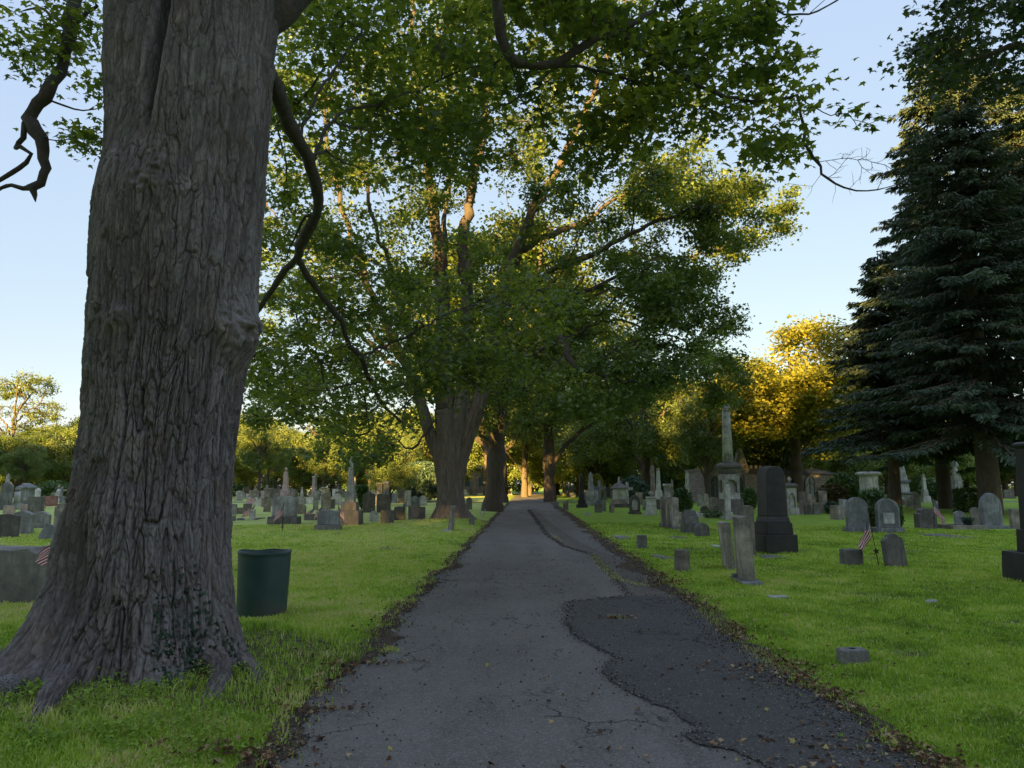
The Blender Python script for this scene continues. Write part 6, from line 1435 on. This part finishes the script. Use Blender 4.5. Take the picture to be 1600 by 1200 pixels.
# ================================================================ grass blades, clover and fallen leaves
def on_lawn(x, y, pad=0.0):
    l = edge_l(y) - pad; r = edge_r(y) + pad; ok = (x < l) | (x > r)
    ok &= ~((np.abs(y-CROSS_Y-.03*x) < 2.1))
    dx = x-T1[0]; dy = y-T1[1]; a = np.arctan2(dy, dx); rr = np.hypot(dx, dy)
    rb_ = .72 + .50*np.clip(-np.cos(a), 0, 1)**1.6
    return ok & (rr > rb_) & (np.hypot(x-T2[0], y-T2[1]-.7) > 1.05)
g = np.random.default_rng(99)
def grass(name, n, r0, r1, hmin, hmax, wk, label, seed):
    g = np.random.default_rng(seed)
    r = np.exp(g.uniform(np.log(r0), np.log(r1), n)); a = g.uniform(-radians(43), radians(43), n); x = r*np.sin(a); y = r*np.cos(a)
    keep = on_lawn(x, y, -.05) | ((g.uniform(0, 1, n) < .04) & on_lawn(x, y, -.3)); 
    keep &= g.uniform(0, 1, n) > .82*bare(x, y)
    x, y, r = x[keep], y[keep], r[keep]; n = len(x); z = gh(x, y)
    inroad = ~on_lawn(x, y, .0); z = np.where(inroad & (x > road_l(y)-.3) & (x < road_r(y)+.3), .02, z)
    tuft = .75 + .5*sst(-.3, .5, perlin(x*3.1, y*3.1, 0, 72)) + .3*perlin(x*.6, y*.6, 0, 73)
    dt = np.hypot(x-T1[0], y-T1[1]); tuft *= 1 + .9*np.exp(-((dt-1.5)/.5)**2)
    h = g.uniform(hmin, hmax, n)*tuft*(1+r*.010); w = wk*(1+r*.16)*g.uniform(.7, 1.3, n); az = g.uniform(0, 2*pi, n); ln = g.uniform(.1, .9, n)*h; la = g.uniform(0, 2*pi, n)
    V = np.zeros((n, 5, 3)); ax = np.cos(az)*w; ay = np.sin(az)*w
    V[:, 0] = np.stack([x-ax, y-ay, z-.01], 1); V[:, 1] = np.stack([x+ax, y+ay, z-.01], 1)
    mx_ = x+np.cos(la)*ln*.35; my_ = y+np.sin(la)*ln*.35; V[:, 2] = np.stack([mx_+ax*.8, my_+ay*.8, z+h*.6], 1); V[:, 3] = np.stack([mx_-ax*.8, my_-ay*.8, z+h*.6], 1)
    V[:, 4] = np.stack([x+np.cos(la)*ln, y+np.sin(la)*ln, z+h], 1)
    F4 = np.array([[0,1,2,3]])[None] + (np.arange(n)*5)[:, None, None]; F3 = np.array([[3,2,4]])[None] + (np.arange(n)*5)[:, None, None]
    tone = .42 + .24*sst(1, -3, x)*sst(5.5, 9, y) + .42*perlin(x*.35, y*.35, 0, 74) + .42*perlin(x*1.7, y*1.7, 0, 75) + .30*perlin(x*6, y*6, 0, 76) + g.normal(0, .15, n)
    dry = sst(.25, .6, perlin(x*.9, y*.9, 0, 79)+.3*perlin(x*5, y*5, 0, 78)); tone = np.where(g.uniform(0, 1, n) < .03 + .35*dry, g.uniform(.85, 1, n), tone); tone = np.clip(tone, 0, 1)
    me = np_mesh(name, V.reshape(-1, 3), [F4.reshape(-1, 4), F3.reshape(-1, 3)], False, [LM_GRASS], {'tint': ('FACE', np.concatenate([tone, tone]))})
    tag(link(name, me), label, 'grass', None, 'stuff')
grass('grass', 760000, 2.6, 30, .018, .044, .0022, 'mown green grass of the burial ground lawns', 1)
# broad leaved weeds round the big tree and in the near right lawn
def weeds():
    g = np.random.default_rng(8); P = []
    for (px, py, sx, sy, n) in ((50, 1110, .55, .35, 2600), (150, 1150, .7, .3, 2200), (30, 1020, .3, .3, 700), (250, 1150, .9, .35, 1800), (1480, 1120, 1.0, .5, 1500), (1400, 1060, .8, .6, 900), (330, 1085, .5, .2, 700), (100, 1200, .8, .2, 1300)):
        q = gp(px, py); P.append(np.stack([q[0]+g.normal(0, sx, n), q[1]+g.normal(0, sy, n)], 1))
    P = np.concatenate(P); P = P[on_lawn(P[:, 0], P[:, 1], .05)]; P = P[perlin(P[:, 0]*2.5, P[:, 1]*2.5, 0, 80) > -.08]; n = len(P)
    C = np.stack([P[:, 0], P[:, 1], gh(P[:, 0], P[:, 1]) + g.uniform(.02, .085, n)], 1)
    V, Fq, tn = leaves(C, g.uniform(.1, .75, n), .032, TRI3, TRI3_Q, g, up=1.2, droop=0)
    tag(link('weeds', np_mesh('weeds', V, Fq, False, [LM_GRASS], {'tint': ('FACE', tn*.7)})), 'clover and broad leaved weeds around the big tree roots and near lawn', 'weeds', None, 'stuff')
weeds()
def litter():
    g = np.random.default_rng(18); P = []; S_ = []
    y = np.exp(g.uniform(np.log(2.2), np.log(45), 8200)); x = edge_r(y) + g.normal(.03, .10, len(y)) + .12*perlin(y*3, 1, 0, 83); k = perlin(y*1.3, 0, 0, 81) + .4*perlin(y*6, 0, 0, 84) > g.uniform(-.25, .6, len(y)); P.append(np.stack([x, y], 1)[k]); 
    y = np.exp(g.uniform(np.log(2.2), np.log(30), 1600)); x = edge_l(y) + g.normal(0, .12, len(y)); k = perlin(y*.9, 5, 0, 82) > 0; P.append(np.stack([x, y], 1)[k])
    r = np.exp(g.uniform(np.log(2.8), np.log(30), 520)); a = g.uniform(-radians(40), radians(40), 520); P.append(np.stack([r*np.sin(a), r*np.cos(a)], 1))
    for (px, py, sx, sy, n) in ((880, 985, .5, .3, 3), (960, 968, .16, .06, 60), (1200, 1050, .35, .18, 120), (1300, 1180, .3, .2, 90), (560, 1040, .25, .05, 50), (480, 1115, .22, .08, 90), (370, 1185, .25, .1, 120), (1050, 912, .2, .1, 90), (250, 1075, .3, .06, 60)):
        q = gp(px, py); P.append(np.stack([q[0]+g.normal(0, sx, n), q[1]+g.normal(0, sy, n)], 1))
    P = np.concatenate(P); n = len(P); lawn = on_lawn(P[:, 0], P[:, 1]); z = np.where(lawn, gh(P[:, 0], P[:, 1])+.045, .034) + g.uniform(0, .012, n)
    V, Fq, tn = leaves(np.stack([P[:, 0], P[:, 1], z], 1), g.uniform(0, 1, n)**1.5, .036, MAPLE, MAPLE_T, g, up=1.1, droop=0, fold=.45)
    tag(link('fallen_leaves', np_mesh('fallen_leaves', V, Fq, False, [LM_LIT], {'tint': ('FACE', tn)})), 'dry brown leaves fallen along the road edges and in the grass', 'fallen leaves', None, 'stuff')
litter()

# loose grit and crumbs of asphalt along the torn edges of the paving
def grit():
    g = np.random.default_rng(28); seam = [(826,797),(856,838),(882,855),(925,868),(940,884),(985,934),(935,938),(888,944),(886,980),(905,1002),(935,1016),(962,1030),(940,1050),(985,1086),(1045,1112),(1092,1142),(1075,1156),(1150,1178),(1230,1230)]
    W = np.array([gp(a, b)[:2] for a, b in seam]); P = []
    for k in range(len(W)-1):
        L = np.linalg.norm(W[k+1]-W[k]); m = int(L*150); u = g.uniform(0, 1, m)[:, None]; P.append(W[k]*(1-u)+W[k+1]*u + g.normal(0, .045, (m, 2)))
    y = np.exp(g.uniform(np.log(2.2), np.log(22), 5200)); P.append(np.stack([edge_r(y) - np.abs(g.normal(0, .22, len(y))), y], 1)); y = np.exp(g.uniform(np.log(2.2), np.log(20), 2400)); P.append(np.stack([edge_l(y) + np.abs(g.normal(0, .16, len(y))), y], 1))
    y = np.exp(g.uniform(np.log(2.2), np.log(16), 1500)); P.append(np.stack([g.uniform(road_l(y), road_r(y)), y], 1))
    P = np.concatenate(P); n = len(P); sz = g.uniform(.003, .010, n)*(1+P[:, 1]*.04)
    T = np.array([(1,0,0),(-.4,.9,0),(-.5,-.85,.1),(.1,.1,.9),(.2,-.1,-.6)]); Fc = np.array([(0,1,3),(1,2,3),(2,0,3),(1,0,4),(2,1,4),(0,2,4)])
    a = g.uniform(0, 2*pi, n); c = np.cos(a)[:, None]; s_ = np.sin(a)[:, None]; J = T[None]*g.uniform(.6, 1.4, (n, 5, 3))
    X = J[:, :, 0]*c - J[:, :, 1]*s_; Y = J[:, :, 0]*s_ + J[:, :, 1]*c
    V = np.stack([P[:, 0, None]+X*sz[:, None], P[:, 1, None]+Y*sz[:, None], .029 + J[:, :, 2]*sz[:, None]*.8], -1).reshape(-1, 3)
    mt = leaf_mat('grit_stone', [(0, (.05,.045,.04)), (.5, (.12,.11,.10)), (1, (.34,.31,.27))], 0.0, 0)
    tag(link('gravel', np_mesh('gravel', V, (Fc[None] + (np.arange(n)*5)[:, None, None]).reshape(-1, 3), False, [mt], {'tint': ('FACE', np.repeat(g.uniform(0, 1, n)**1.6, 6))})), 'loose grit and crumbs of asphalt along the torn paving edges', 'gravel', None, 'stuff')
grit()
def seam_grass():
    g = np.random.default_rng(38); P = []
    for (a, b, c, d, n) in ((925, 868, 945, 890, 420), (945, 890, 965, 908, 300), (955, 905, 1010, 918, 160), (480, 1092, 500, 1088, 60), (606, 1022, 612, 1018, 130), (640, 945, 650, 940, 80), (960, 966, 970, 972, 60), (1090, 955, 1150, 1000, 200), (1170, 1015, 1230, 1060, 260), (860, 835, 880, 850, 120)):
        A = gp(a, b)[:2]; B = gp(c, d)[:2]; u = g.uniform(0, 1, n)[:, None]; P.append(A*(1-u)+B*u + g.normal(0, .05, (n, 2)))
    P = np.concatenate(P); n = len(P); h = g.uniform(.015, .05, n); a = g.uniform(0, 2*pi, n); w = .003; lx = g.normal(0, .02, n); ly = g.normal(0, .02, n)
    V = np.zeros((n, 3, 3)); V[:, 0] = np.stack([P[:, 0]-np.cos(a)*w, P[:, 1]-np.sin(a)*w, np.full(n, .018)], 1); V[:, 1] = np.stack([P[:, 0]+np.cos(a)*w, P[:, 1]+np.sin(a)*w, np.full(n, .018)], 1); V[:, 2] = np.stack([P[:, 0]+lx, P[:, 1]+ly, .02+h], 1)
    tag(link('seam_grass', np_mesh('seam_grass', V.reshape(-1, 3), np.arange(n*3).reshape(-1, 3), False, [LM_GRASS], {'tint': ('FACE', g.uniform(.4, 1, n))})), 'yellowish grass growing from the seams and cracks of the paving', 'grass', None, 'stuff')
seam_grass()
